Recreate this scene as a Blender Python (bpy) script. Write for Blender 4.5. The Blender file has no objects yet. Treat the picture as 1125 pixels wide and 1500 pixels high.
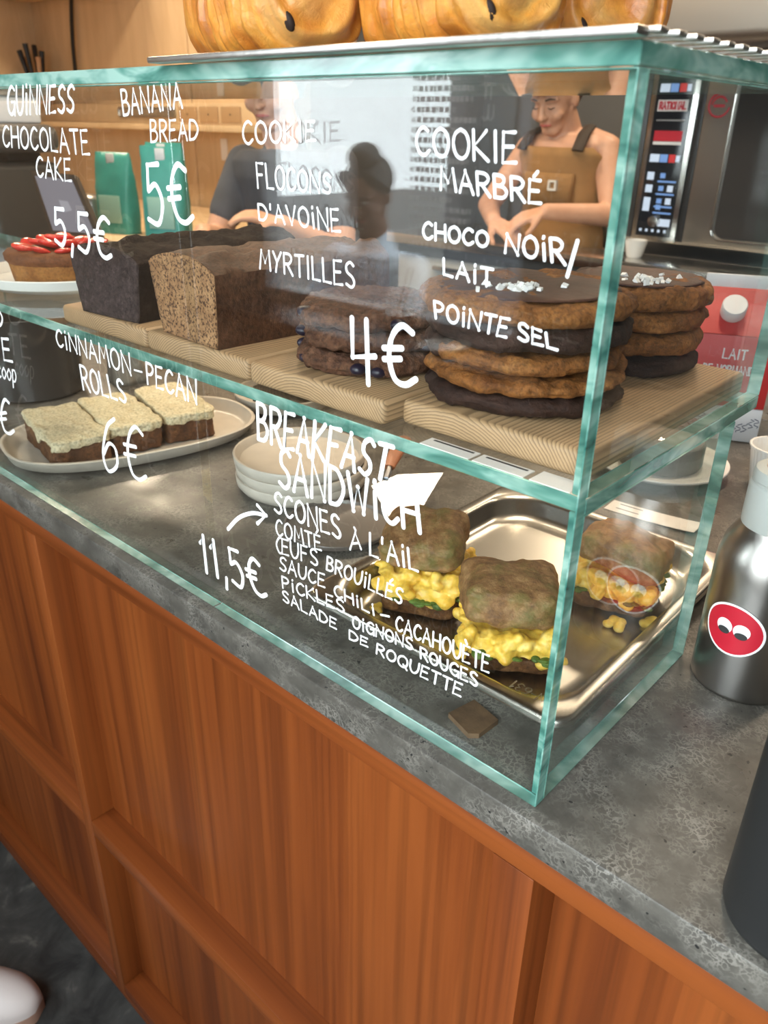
import bpy, bmesh, math, random
from mathutils import Vector, Matrix, noise
R_ = random.Random(7)
PI = math.pi
sc = bpy.context.scene
COL = sc.collection

# ------------------------------------------------------------------ camera
cam_d = bpy.data.cameras.new('camera')
cam = bpy.data.objects.new('camera', cam_d)
COL.objects.link(cam)
ROWS = ((0.73868, 0.67381, 0.0185), (0.30824, -0.31325, -0.89826), (-0.59946, 0.66922, -0.43908))
r0, r1, r2 = (Vector(r).normalized() for r in ROWS)
cam.matrix_world = Matrix.Translation((0.17463, -0.34764, 0.39547)) @ Matrix((r0, -r1, -r2)).transposed().to_4x4()
cam_d.sensor_fit = 'VERTICAL'
cam_d.sensor_height = 24.0
cam_d.lens = 1153.33 * 24.0 / 1500.0
cam_d.clip_start = 0.02
cam_d.dof.use_dof = True
cam_d.dof.focus_distance = 0.62
cam_d.dof.aperture_fstop = 8.0
sc.camera = cam

# ------------------------------------------------------------------ exposure, world, lights
sc.view_settings.view_transform = 'Standard'
sc.view_settings.look = 'None'
sc.view_settings.gamma = 1.0
sc.view_settings.use_curve_mapping = False
sc.view_settings.exposure = 0.0
EXPO = 0.12
sc.view_settings.exposure = EXPO

world = bpy.data.worlds.new('daylight')
sc.world = world
world.use_nodes = True
wn = world.node_tree
wn.nodes.clear()
wo = wn.nodes.new('ShaderNodeOutputWorld')
wb = wn.nodes.new('ShaderNodeBackground')
wb.inputs[0].default_value = (0.86, 0.94, 1.0, 1)
wb.inputs[1].default_value = 11.0
wn.links.new(wb.outputs[0], wo.inputs[0])


def area(name, loc, target, sx, sy, power, color, portal=False):
    l = bpy.data.lights.new(name, 'AREA')
    power *= 1.15
    l.shape = 'RECTANGLE'
    l.size, l.size_y = sx, sy
    l.energy = power
    l.color = color
    if portal:
        l.cycles.is_portal = True
    o = bpy.data.objects.new(name, l)
    COL.objects.link(o)
    o.location = loc
    d = Vector(target) - Vector(loc)
    o.rotation_euler = d.to_track_quat('-Z', 'Y').to_euler()
    return o


# openings in the street wall, the second unseen and added for more daylight: (x0, x1, z0, z1)
WIN = [(-1.66, -0.76, -0.05, 1.45), (-0.30, 1.05, -0.40, 1.50)]
YF = -1.12
for x0, x1, z0, z1 in WIN:
    area('window_daylight', ((x0 + x1) / 2, YF - 0.02, (z0 + z1) / 2), ((x0 + x1) / 2, 0, (z0 + z1) / 2), x1 - x0, z1 - z0, 1, (1, 1, 1), True)
WARM = (1.0, 0.80, 0.58)
for x, y, p in ((-0.25, 0.75, 17), (-1.35, 1.0, 17), (-2.6, 1.0, 20), (-1.1, 2.6, 17), (-3.6, 1.2, 18), (0.5, 1.9, 14)):
    area('downlight', (x, y, 1.70), (x, y, 0), 0.24, 0.24, p, WARM)


# ------------------------------------------------------------------ material helpers
def rgb(r, g, b):
    f = lambda c: (c / 255) / 12.92 if c / 255 <= 0.04045 else ((c / 255 + 0.055) / 1.055) ** 2.4
    return (f(r), f(g), f(b), 1)


class NT:
    def __init__(self, name):
        self.m = bpy.data.materials.new(name)
        self.m.use_nodes = True
        self.t = self.m.node_tree
        self.t.nodes.clear()
        self.out = self.n('ShaderNodeOutputMaterial')

    def n(self, kind, **kw):
        x = self.t.nodes.new(kind)
        for k, v in kw.items():
            setattr(x, k, v)
        return x

    def l(self, a, b):
        self.t.links.new(a, b)

    def pbsdf(self, col=(0.5, 0.5, 0.5, 1), rough=0.5, metal=0.0, **kw):
        b = self.n('ShaderNodeBsdfPrincipled')
        b.inputs['Base Color'].default_value = col
        b.inputs['Roughness'].default_value = rough
        b.inputs['Metallic'].default_value = metal
        for k, v in kw.items():
            b.inputs[k].default_value = v
        self.l(b.outputs[0], self.out.inputs[0])
        self.b = b
        return b

    def coords(self, scale=(1, 1, 1), kind='Object', rot=(0, 0, 0)):
        tc = self.n('ShaderNodeTexCoord')
        mp = self.n('ShaderNodeMapping')
        mp.inputs['Scale'].default_value = scale
        mp.inputs['Rotation'].default_value = rot
        self.l(tc.outputs[kind], mp.inputs[0])
        return mp.outputs[0]

    def noise(self, vec, scale=5, detail=4, rough=0.55, dist=0.0):
        x = self.n('ShaderNodeTexNoise')
        x.inputs['Scale'].default_value = scale
        x.inputs['Detail'].default_value = detail
        x.inputs['Roughness'].default_value = rough
        x.inputs['Distortion'].default_value = dist
        self.l(vec, x.inputs['Vector'])
        return x.outputs['Fac']

    def ramp(self, fac, stops, interp='LINEAR'):
        x = self.n('ShaderNodeValToRGB')
        x.color_ramp.interpolation = interp
        e = x.color_ramp.elements
        while len(e) < len(stops):
            e.new(0.5)
        for el, (p, c) in zip(e, stops):
            el.position = p
            el.color = c if isinstance(c, tuple) else (c, c, c, 1)
        self.l(fac, x.inputs[0])
        return x.outputs[0]

    def mix(self, fac, a, b, mode='MIX'):
        x = self.n('ShaderNodeMix', data_type='RGBA', blend_type=mode)
        for s, v in ((x.inputs[0], fac), (x.inputs[6], a), (x.inputs[7], b)):
            if hasattr(v, 'is_output'):
                self.l(v, s)
            elif isinstance(v, (int, float)):
                s.default_value = v
            else:
                s.default_value = v
        return x.outputs[2]

    def bump(self, h, strength=0.3, dist=0.002):
        x = self.n('ShaderNodeBump')
        x.inputs['Strength'].default_value = strength
        x.inputs['Distance'].default_value = dist
        self.l(h, x.inputs['Height'])
        self.l(x.outputs[0], self.b.inputs['Normal'])


def simple(name, col, rough=0.5, metal=0.0, var=0.0, vscale=30, bump=0.0, bscale=200, bdist=0.001, **kw):
    t = NT(name)
    t.pbsdf(col, rough, metal, **kw)
    v = t.coords()
    if var:
        n = t.noise(v, vscale)
        d = tuple(c * (1 - var) for c in col[:3]) + (1,)
        u = tuple(min(1, c * (1 + var)) for c in col[:3]) + (1,)
        t.l(t.ramp(n, [(0.3, d), (0.7, u)]), t.b.inputs['Base Color'])
    if bump:
        t.bump(t.noise(v, bscale, 3), bump, bdist)
    return t.m


def food(name, cols, scale, rough=0.7, bump=0.6, bscale=120, bdist=0.002, spec=0.3, sss=0.0):
    """cols: ramp stops of a noise-driven colour."""
    t = NT(name)
    t.pbsdf((0.5, 0.5, 0.5, 1), rough)
    t.b.inputs['Specular IOR Level'].default_value = spec
    if sss:
        t.b.inputs['Subsurface Weight'].default_value = sss
        t.b.inputs['Subsurface Radius'].default_value = (0.01, 0.006, 0.003)
        t.b.inputs['Subsurface Scale'].default_value = 0.4
    v = t.coords()
    n = t.noise(v, scale, 6, 0.7)
    c = t.ramp(n, cols)
    g = t.ramp(t.noise(v, bscale * 1.6, 4, 0.7), [(0.36, 1 - .55 * min(1, bump)), (0.56, 1.0)])
    t.l(t.mix(1.0, c, g, 'MULTIPLY'), t.b.inputs['Base Color'])
    t.bump(t.noise(v, bscale, 5, 0.65), bump, bdist)
    return t.m


def cherry_wood(name, along=2, dark=0.86):
    t = NT(name)
    t.pbsdf((0.3, 0.1, 0.03, 1), 0.42)
    t.b.inputs['Specular IOR Level'].default_value = 0.32
    v = t.coords(tuple(0.55 if i == along else 14 for i in range(3)))
    big = t.noise(v, 1.0, 5, 0.6, 0.6)
    v2 = t.coords(tuple(1.2 if i == along else 90 for i in range(3)))
    fine = t.noise(v2, 1.0, 3, 0.6)
    k = dark
    c = t.ramp(big, [(0.28, (0.110 * k, 0.023 * k, 0.005 * k, 1)), (0.50, (0.205 * k, 0.048 * k, 0.009 * k, 1)), (0.74, (0.290 * k, 0.076 * k, 0.015 * k, 1))])
    f = t.ramp(fine, [(0.28, 0.50), (0.55, 1.0)])
    t.l(t.mix(0.75, c, f, 'MULTIPLY'), t.b.inputs['Base Color'])
    t.bump(fine, 0.08, 0.0008)
    return t.m


def plywood(name, k=1.0):
    t = NT(name)
    t.pbsdf((0.5, 0.3, 0.15, 1), 0.5)
    n = t.noise(t.coords((2.2, 2.2, 0.5)), 3.0, 5, 0.6, 1.2)
    t.l(t.ramp(n, [(0.3, (0.55 * k, 0.375 * k, 0.205 * k, 1)), (0.7, (0.69 * k, 0.50 * k, 0.300 * k, 1))]), t.b.inputs['Base Color'])
    return t.m


def pine_board(name, seed):
    t = NT(name)
    t.pbsdf((0.5, 0.35, 0.2, 1), 0.55)
    tc = t.n('ShaderNodeTexCoord')
    mp = t.n('ShaderNodeMapping')
    mp.inputs['Location'].default_value = (0.02 * seed - 0.03, 0, 0.045 + 0.01 * (seed % 2))
    mp.inputs['Scale'].default_value = (1, 0.10, 1)
    t.l(tc.outputs['Object'], mp.inputs[0])
    wv = t.n('ShaderNodeTexWave', wave_type='RINGS', rings_direction='Y', wave_profile='SAW')
    wv.inputs['Scale'].default_value = 150
    wv.inputs['Distortion'].default_value = 3.4
    wv.inputs['Detail'].default_value = 3
    wv.inputs['Detail Scale'].default_value = 0.6
    t.l(mp.outputs[0], wv.inputs['Vector'])
    c = t.ramp(wv.outputs['Fac'], [(0.0, (0.50, 0.315, 0.170, 1)), (0.5, (0.42, 0.26, 0.135, 1)), (0.88, (0.20, 0.12, 0.060, 1)), (1.0, (0.38, 0.245, 0.13, 1))])
    n = t.noise(t.coords((60, 3, 60)), 1.0, 3)
    t.l(t.mix(0.35, c, t.ramp(n, [(0.3, 0.6), (0.65, 1.0)]), 'MULTIPLY'), t.b.inputs['Base Color'])
    return t.m


def quartz():
    t = NT('grey_quartz')
    t.pbsdf((0.14, 0.13, 0.12, 1), 0.33)
    v = t.coords()
    vo = t.n('ShaderNodeTexVoronoi', feature='DISTANCE_TO_EDGE')
    vo.inputs['Scale'].default_value = 175
    dn = t.n('ShaderNodeTexNoise')
    dn.inputs['Scale'].default_value = 120
    dn.inputs['Detail'].default_value = 4
    t.l(v, dn.inputs['Vector'])
    mv = t.n('ShaderNodeMix', data_type='RGBA', blend_type='LINEAR_LIGHT')
    mv.inputs[0].default_value = 0.010
    t.l(v, mv.inputs[6])
    t.l(dn.outputs['Color'], mv.inputs[7])
    t.l(mv.outputs[2], vo.inputs['Vector'])
    vein = t.ramp(vo.outputs['Distance'], [(0.0, 1.0), (0.16, 0.0)])
    patch = t.ramp(t.noise(v, 26, 4, 0.6), [(0.42, 0.0), (0.66, 1.0)])
    vf = t.mix(1.0, vein, patch, 'MULTIPLY')
    base = t.ramp(t.noise(v, 40, 5, 0.65), [(0.3, (0.052, 0.047, 0.040, 1)), (0.7, (0.108, 0.098, 0.083, 1))])
    c1 = t.mix(vf, base, (0.215, 0.198, 0.172, 1))
    blk = t.ramp(t.noise(v, 170, 2, 0.5), [(0.27, 1.0), (0.31, 0.0)])
    c2 = t.mix(blk, c1, (0.012, 0.012, 0.012, 1))
    t.l(c2, t.b.inputs['Base Color'])
    t.l(t.ramp(t.noise(v, 14, 4), [(0.3, 0.24), (0.7, 0.42)]), t.b.inputs['Roughness'])
    return t.m


def pane_glass(name='clear_pane', tint=(0.975, 0.985, 0.977, 1)):
    t = NT(name)
    tr = t.n('ShaderNodeBsdfTransparent')
    tr.inputs[0].default_value = tint
    gl = t.n('ShaderNodeBsdfGlossy')
    gl.inputs['Color'].default_value = (1, 1, 1, 1)
    gl.inputs['Roughness'].default_value = 0.0
    lw = t.n('ShaderNodeLayerWeight')
    lw.inputs[0].default_value = 0.5
    pw = t.n('ShaderNodeMath', operation='POWER')
    pw.inputs[1].default_value = 5.0
    t.l(lw.outputs['Facing'], pw.inputs[0])
    ma = t.n('ShaderNodeMath', operation='MULTIPLY_ADD')
    ma.inputs[1].default_value = 0.96
    ma.inputs[2].default_value = 0.040
    t.l(pw.outputs[0], ma.inputs[0])
    mx = t.n('ShaderNodeMixShader')
    t.l(ma.outputs[0], mx.inputs[0])
    t.l(tr.outputs[0], mx.inputs[1])
    t.l(gl.outputs[0], mx.inputs[2])
    t.l(mx.outputs[0], t.out.inputs[0])
    return t.m


def edge_glass():
    t = NT('green_glass_edge')
    t.pbsdf((0.2, 0.5, 0.42, 1), 0.12)
    t.b.inputs['Transmission Weight'].default_value = 0.25
    t.b.inputs['Coat Weight'].default_value = 0.3
    v = t.coords((6, 6, 16))
    n = t.noise(v, 3, 3, 0.6, 0.5)
    t.l(t.ramp(n, [(0.32, (0.035, 0.160, 0.135, 1)), (0.48, (0.15, 0.37, 0.31, 1)), (0.64, (0.44, 0.68, 0.60, 1))]), t.b.inputs['Base Color'])
    return t.m


def steel(name, col=(0.55, 0.53, 0.50, 1), rough=0.28, stretch=(1, 1, 200), bump=0.05):
    t = NT(name)
    t.pbsdf(col, rough, 1.0)
    n = t.noise(t.coords(stretch), 8, 3)
    t.l(t.ramp(n, [(0.3, rough * 0.85), (0.7, rough * 1.15)]), t.b.inputs['Roughness'])
    if bump > .02:
        t.bump(n, bump, 0.0004)
    return t.m


# ------------------------------------------------------------------ mesh helpers
class MB:
    def __init__(self):
        self.bm = bmesh.new()

    def box(self, a, b, bev=0.0, seg=2, rot=None, mats=None):
        x0, y0, z0 = a
        x1, y1, z1 = b
        g = bmesh.ops.create_cube(self.bm, size=1.0)
        vs = g['verts']
        c = Vector(((x0 + x1) / 2, (y0 + y1) / 2, (z0 + z1) / 2))
        for v in vs:
            v.co = Vector((v.co.x * (x1 - x0), v.co.y * (y1 - y0), v.co.z * (z1 - z0)))
            if rot:
                v.co = rot @ v.co
            v.co += c
        if bev > 0:
            es = list({e for v in vs for e in v.link_edges})
            bmesh.ops.bevel(self.bm, geom=es, offset=bev, segments=seg, profile=0.5, affect='EDGES')
        return self

    def lathe(self, prof, n=40, c=(0, 0, 0), axis=None, sx=1.0, sy=1.0):
        """prof: (r, z) from the axis or open; revolved about z (or AXIS)."""
        M = Matrix.Identity(3)
        if axis is not None:
            M = Vector((0, 0, 1)).rotation_difference(Vector(axis).normalized()).to_matrix()
        rings = []
        for r, z in prof:
            if r < 1e-6:
                rings.append([self.bm.verts.new(Vector(c) + M @ Vector((0, 0, z)))])
            else:
                rings.append([self.bm.verts.new(Vector(c) + M @ Vector((r * math.cos(2 * PI * i / n) * sx, r * math.sin(2 * PI * i / n) * sy, z))) for i in range(n)])
        for a, b in zip(rings, rings[1:]):
            for i in range(n):
                j = (i + 1) % n
                if len(a) == 1 and len(b) == 1:
                    continue
                if len(a) == 1:
                    self.bm.faces.new((a[0], b[i], b[j]))
                elif len(b) == 1:
                    self.bm.faces.new((a[i], a[j], b[0]))
                else:
                    self.bm.faces.new((a[i], a[j], b[j], b[i]))
        return self

    def taper(self, p0, p1, ra, rb, n=12, sx=1.0, sy=1.0):
        """capsule from p0 (radius ra) to p1 (radius rb)."""
        p0, p1 = Vector(p0), Vector(p1)
        L = (p1 - p0).length
        prof = [(ra * math.sin(t), -ra * math.cos(t)) for t in (0, PI / 8, PI / 4, 3 * PI / 8, PI / 2)]
        prof += [(rb * math.cos(t), L + rb * math.sin(t)) for t in (0, PI / 8, PI / 4, 3 * PI / 8, PI / 2)]
        prof[0] = (0, prof[0][1])
        prof[-1] = (0, prof[-1][1])
        return self.lathe(prof, n, p0, (p1 - p0) if L > 1e-6 else (0, 0, 1), sx, sy)

    def tube(self, pts, r, n=8, closed=False, flat=None):
        """sweep along pts; FLAT=(axis index, factor) squashes the section about the path in that world axis."""
        P = [Vector(p) for p in pts]
        m = len(P)
        rings = []
        up = Vector((0.13, 0.31, 0.94))
        for i, p in enumerate(P):
            if closed:
                d = P[(i + 1) % m] - P[i - 1]
            else:
                d = P[min(i + 1, m - 1)] - P[max(i - 1, 0)]
            d.normalize()
            if abs(d.dot(up)) > 0.97:
                up = Vector((1, 0, 0))
            a = d.cross(up).normalized()
            b = d.cross(a).normalized()
            rr = r[i] if isinstance(r, (list, tuple)) else r
            ring = []
            for k in range(n):
                o = a * math.cos(2 * PI * k / n) * rr + b * math.sin(2 * PI * k / n) * rr
                if flat:
                    o[flat[0]] *= flat[1]
                ring.append(self.bm.verts.new(p + o))
            rings.append(ring)
        pairs = list(zip(rings, rings[1:])) + ([(rings[-1], rings[0])] if closed else [])
        for a, b in pairs:
            for k in range(n):
                self.bm.faces.new((a[k], a[(k + 1) % n], b[(k + 1) % n], b[k]))
        if not closed:
            self.bm.faces.new(rings[0][::-1])
            self.bm.faces.new(rings[-1])
        return self

    def ball(self, c, r, seg=20, rings=12, fn=None, rot=None):
        g = bmesh.ops.create_uvsphere(self.bm, u_segments=seg, v_segments=rings, radius=1.0)
        rx, ry, rz = r if isinstance(r, (list, tuple)) else (r, r, r)
        for v in g['verts']:
            k = fn(v.co) if fn else 1.0
            q = Vector((v.co.x * rx, v.co.y * ry, v.co.z * rz)) * k
            if rot:
                q = rot @ q
            v.co = q + Vector(c)
        return self

    def prism(self, poly, z0, z1, M=None):
        a = [self.bm.verts.new(Vector((x, y, z0))) for x, y in poly]
        b = [self.bm.verts.new(Vector((x, y, z1))) for x, y in poly]
        n = len(poly)
        self.bm.faces.new(a[::-1])
        self.bm.faces.new(b)
        for i in range(n):
            self.bm.faces.new((a[i], a[(i + 1) % n], b[(i + 1) % n], b[i]))
        if M is not None:
            for v in a + b:
                v.co = M @ v.co
        return self

    def loft(self, rings, caps=True, closed=True):
        V = [[self.bm.verts.new(p) for p in r] for r in rings]
        n = len(V[0])
        for a, b in zip(V, V[1:]):
            for k in range(n if closed else n - 1):
                self.bm.faces.new((a[k], a[(k + 1) % n], b[(k + 1) % n], b[k]))
        if caps:
            self.bm.faces.new(V[0][::-1])
            self.bm.faces.new(V[-1])
        return self

    def disp(self, amp, freq, seed=0.0, oct_=3, along=None):
        self.bm.normal_update()
        for v in self.bm.verts:
            q = v.co * freq + Vector((seed * 3.7, seed * 1.3, seed * 7.1))
            h = noise.fractal(q, 0.8, 2.0, oct_)
            v.co += (Vector(along) if along else v.normal) * (h * amp)
        return self

    def build(self, name, mat, parent=None, smooth=True, loc=None, rz=0.0, angle=None):
        bmesh.ops.recalc_face_normals(self.bm, faces=self.bm.faces)
        me = bpy.data.meshes.new(name)
        self.bm.to_mesh(me)
        self.bm.free()
        if isinstance(mat, (list, tuple)):
            for m in mat:
                me.materials.append(m)
        else:
            me.materials.append(mat)
        o = bpy.data.objects.new(name, me)
        COL.objects.link(o)
        if smooth:
            if angle is None:
                angle = 40
            me.polygons.foreach_set('use_smooth', [True] * len(me.polygons))
            if angle < 180:
                me.set_sharp_from_angle(angle=math.radians(angle))
        if parent is not None:
            o.parent = parent
        if loc is not None:
            o.location = loc
        o.rotation_euler.z = rz
        return o


def tag(o, label=None, cat=None, group=None, kind=None):
    if label:
        o['label'] = label
    if cat:
        o['category'] = cat
    if group:
        o['group'] = group
    if kind:
        o['kind'] = kind
    return o


def empty(name, loc, label, cat, group=None, rz=0.0):
    o = bpy.data.objects.new(name, None)
    o.empty_display_size = 0.05
    COL.objects.link(o)
    o.location = loc
    o.rotation_euler.z = rz
    return tag(o, label, cat, group)


def struct(mb, name, mat, smooth=False):
    return tag(mb.build(name, mat, smooth=smooth), kind='structure')


def cr(pts, k=6):
    """Catmull-Rom through 2-D points."""
    P = [Vector(p) for p in pts]
    if len(P) < 3:
        return P
    Q = [P[0] * 2 - P[1]] + P + [P[-1] * 2 - P[-2]]
    out = []
    for i in range(1, len(Q) - 2):
        a, b, c, d = Q[i - 1:i + 3]
        for s in range(k):
            t = s / k
            out.append(0.5 * ((2 * b) + (c - a) * t + (2 * a - 5 * b + 4 * c - d) * t * t + (3 * b - a - 3 * c + d) * t ** 3))
    out.append(P[-1])
    return out


# single-stroke hand lettering: (smooth?, points) in a 1 x 1 cell
FONT = {
    'A': (.85, [(0, [(0, 0), (.45, 1), (1, -.02)]), (0, [(.18, .36), (.82, .36)])]),
    'B': (.75, [(0, [(.05, 0), (0, 1)]), (1, [(0, 1), (.62, .97), (.8, .78), (.55, .57), (.05, .53)]), (1, [(.05, .53), (.7, .5), (1, .27), (.7, .03), (.03, 0)])]),
    'C': (.75, [(1, [(.95, .88), (.6, 1), (.2, .82), (0, .45), (.2, .1), (.6, 0), (1, .18)])]),
    'D': (.8, [(0, [(0, 0), (0, 1)]), (1, [(0, 1), (.6, .93), (1, .5), (.6, .06), (0, 0)])]),
    'E': (.68, [(0, [(.9, 1), (.05, .98), (.0, 0), (.95, .03)]), (0, [(.02, .52), (.75, .54)])]),
    'F': (.68, [(0, [(.95, 1), (.05, .98), (.0, 0)]), (0, [(.02, .52), (.75, .54)])]),
    'G': (.85, [(1, [(.95, .88), (.6, 1), (.2, .82), (0, .45), (.2, .1), (.6, 0), (.95, .2), (1, .42)]), (0, [(.6, .44), (1, .44), (1, -.02)])]),
    'H': (.8, [(0, [(0, 0), (0, 1)]), (0, [(1, 0), (.95, 1)]), (0, [(0, .5), (1, .52)])]),
    'I': (.25, [(0, [(.5, 0), (.5, 1)])]),
    'i': (.28, [(0, [(.5, 0), (.45, .72)]), (0, [(.45, .98), (.52, 1.04)])]),
    'K': (.75, [(0, [(0, 0), (0, 1)]), (0, [(.9, 1), (.05, .45), (1, 0)])]),
    'L': (.65, [(0, [(0, 1), (.02, .02), (.95, 0)])]),
    'M': (1.0, [(0, [(0, 0), (.12, 1), (.5, .35), (.86, 1), (1, 0)])]),
    'N': (.85, [(0, [(0, 0), (.04, 1), (.92, 0), (1, 1)])]),
    'O': (.85, [(1, [(.5, 1), (.14, .83), (0, .48), (.16, .12), (.52, 0), (.86, .16), (1, .52), (.84, .86), (.5, 1)])]),
    'P': (.7, [(0, [(.05, 0), (0, 1)]), (1, [(0, 1), (.7, .96), (.95, .74), (.6, .5), (.05, .46)])]),
    'Q': (.9, [(1, [(.5, 1), (.14, .83), (0, .48), (.16, .12), (.52, 0), (.86, .16), (1, .52), (.84, .86), (.5, 1)]), (0, [(.6, .25), (1.02, -.1)])]),
    'R': (.78, [(0, [(.05, 0), (0, 1)]), (1, [(0, 1), (.65, .97), (.9, .76), (.6, .52), (.05, .48)]), (0, [(.35, .5), (1, -.02)])]),
    'S': (.7, [(1, [(.95, .88), (.6, 1), (.15, .86), (.2, .6), (.75, .42), (.95, .18), (.6, 0), (.05, .1)])]),
    'T': (.75, [(0, [(0, .98), (1, 1)]), (0, [(.5, 1), (.5, 0)])]),
    'U': (.8, [(1, [(0, 1), (.02, .4), (.3, .02), (.7, .05), (.96, .4), (1, 1)])]),
    'V': (.8, [(0, [(0, 1), (.5, 0), (1, 1)])]),
    'W': (1.1, [(0, [(0, 1), (.25, 0), (.5, .7), (.76, 0), (1, 1)])]),
    'Y': (.75, [(0, [(0, 1), (.5, .5)]), (0, [(1, 1), (.5, .5), (.35, 0)])]),
    'Œ': (1.25, [(1, [(.5, .95), (.25, 1), (0, .5), (.25, 0), (.5, .06)]), (0, [(1, 1), (.5, .98), (.5, 0), (1, .02)]), (0, [(.5, .52), (.9, .54)])]),
    'J': (.6, [(1, [(.8, 1), (.8, .3), (.5, 0), (0, .15)])]),
    '1': (.4, [(0, [(0, .76), (.6, 1), (.62, 0)])]),
    '2': (.7, [(1, [(.05, .8), (.4, 1), (.85, .8), (.7, .45), (0, 0)]), (0, [(0, 0), (1, .02)])]),
    '3': (.7, [(1, [(.05, .9), (.5, 1), (.85, .78), (.4, .53)]), (1, [(.4, .53), (.95, .3), (.5, 0), (0, .12)])]),
    '4': (.75, [(0, [(.05, 1), (.05, .42), (.98, .45)]), (0, [(.66, 1), (.68, 0)])]),
    '5': (.7, [(0, [(.85, 1), (.12, .98), (.1, .56)]), (1, [(.1, .56), (.6, .66), (.95, .36), (.65, 0), (.02, .08)])]),
    '6': (.75, [(1, [(.8, 1), (.3, .8), (0, .3), (.3, 0), (.85, .15), (.8, .45), (.4, .52), (.05, .3)])]),
    '€': (.85, [(1, [(1, .9), (.65, 1), (.3, .8), (.18, .45), (.35, .1), (.7, 0), (1.05, .1)]), (0, [(0, .6), (.62, .62)]), (0, [(0, .42), (.56, .44)])]),
    ',': (.22, [(0, [(.6, .08), (.3, -.22)])]),
    "'": (.2, [(0, [(.5, 1.02), (.4, .74)])]),
    '-': (.5, [(0, [(0, .5), (1, .5)])]),
    '/': (.6, [(0, [(0, 0), (1, 1)])]),
    'c': (.65, [(1, [(.9, .85), (.5, 1), (.05, .5), (.5, 0), (1, .15)])]),
    'o': (.75, [(1, [(.5, 1), (0, .5), (.5, 0), (1, .5), (.5, 1)])]),
    'p': (.7, [(0, [(.05, 1), (.08, -.55)]), (1, [(.05, .9), (.6, 1), (1, .5), (.6, 0), (.08, .1)])]),
    '→': (1.0, [(1, [(0, .12), (.3, .52), (.66, .68), (.98, .6)]), (0, [(.78, .95), (1, .6), (.78, .32)])]),
    ' ': (.5, []),
}
for ch, base, acc in (('À', 'A', [(.3, 1.32), (.5, 1.12)]), ('É', 'E', [(.4, 1.14), (.7, 1.36)]), ('È', 'E', [(.25, 1.34), (.5, 1.14)])):
    FONT[ch] = (FONT[base][0], FONT[base][1] + [(0, acc)])


def strokes(text):
    """the strokes of TEXT as point lists in a 1 x 1 box."""
    gap = 0.26
    tot = sum(FONT[c][0] for c in text) + gap * (len(text) - 1)
    x = 0.0
    out = []
    for c in text:
        w, st = FONT[c]
        for sm, pts in st:
            q = [Vector(((x + px * w) / tot, py)) for px, py in pts]
            if sm:
                q = cr(q, 5)
            out.append(q)
        x += w + gap
    return out


def write(mb, text, bl, br, tl, tr, y, flat, rad=None, thick=0.25, swap=None):
    """TEXT between four corners (x, z) of a pane at depth y; SWAP maps (x, z) to a 3-D point elsewhere."""
    bl, br, tl, tr = (Vector(p) for p in (bl, br, tl, tr))
    h = ((tl - bl).length + (tr - br).length) / 2
    r = rad or max(0.00085, min(0.0020, 0.066 * h))
    for q in strokes(text):
        P = []
        for p in q:
            a = bl.lerp(br, p.x)
            b = tl.lerp(tr, p.x)
            w = a + (b - a) * p.y
            P.append(swap(w.x, w.y) if swap else Vector((w.x, y, w.y)))
        # resample straight pieces so that the round joints stay round
        mb.tube(P, r, 6, flat=flat)
        for e in ([P[0], P[-1]] + ([] if len(P) > 6 else P[1:-1])):
            s = [r, r, r]
            if flat:
                s[flat[0]] = r * flat[1]
            mb.ball(e, s, 8, 5)
    return mb

# ------------------------------------------------------------------ materials
M_wood = cherry_wood('cherry_veneer')
M_woodh = cherry_wood('cherry_rail', 0)
M_ply = plywood('birch_plywood')
M_quartz = quartz()
M_pane = pane_glass()
M_edge = edge_glass()
M_steel = steel('brushed_steel', (0.62, 0.60, 0.56, 1), 0.22, (3, 60, 3))
M_steel_v = steel('brushed_steel_round', (0.60, 0.58, 0.54, 1), 0.27, (2, 2, 160))
M_steel_d = steel('dull_steel', (0.44, 0.43, 0.41, 1), 0.36, (3, 60, 60))
M_white = simple('white_marker', (0.93, 0.93, 0.93, 1), 0.6)
M_plate = simple('stoneware', (0.52, 0.465, 0.395, 1), 0.32, var=0.06, vscale=60)
M_plate_w = simple('white_porcelain', (0.80, 0.79, 0.76, 1), 0.18)
M_black = simple('black_plastic', (0.012, 0.012, 0.013, 1), 0.42)
M_matte = simple('matte_black', (0.012, 0.012, 0.012, 1), 0.55)
M_paper = simple('white_paper', (0.80, 0.76, 0.72, 1), 0.7)
M_ink = simple('ink', (0.03, 0.03, 0.03, 1), 0.7)
M_wall = simple('painted_wall', (0.20, 0.195, 0.19, 1), 0.7, var=0.04, vscale=3)
M_kit = simple('kitchen_wall_grey', (0.115, 0.110, 0.105, 1), 0.45, var=0.05, vscale=3)
M_ceil = simple('ceiling_paint', (0.72, 0.71, 0.69, 1), 0.8)


def floor_mat():
    t = NT('dark_worn_floor')
    t.pbsdf((0.03, 0.03, 0.03, 1), 0.5)
    v = t.coords()
    n = t.noise(v, 14, 6, 0.65, 0.8)
    c = t.ramp(n, [(0.35, (0.016, 0.017, 0.017, 1)), (0.58, (0.050, 0.050, 0.047, 1)), (0.75, (0.16, 0.15, 0.13, 1))])
    t.l(c, t.b.inputs['Base Color'])
    return t.m


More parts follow.
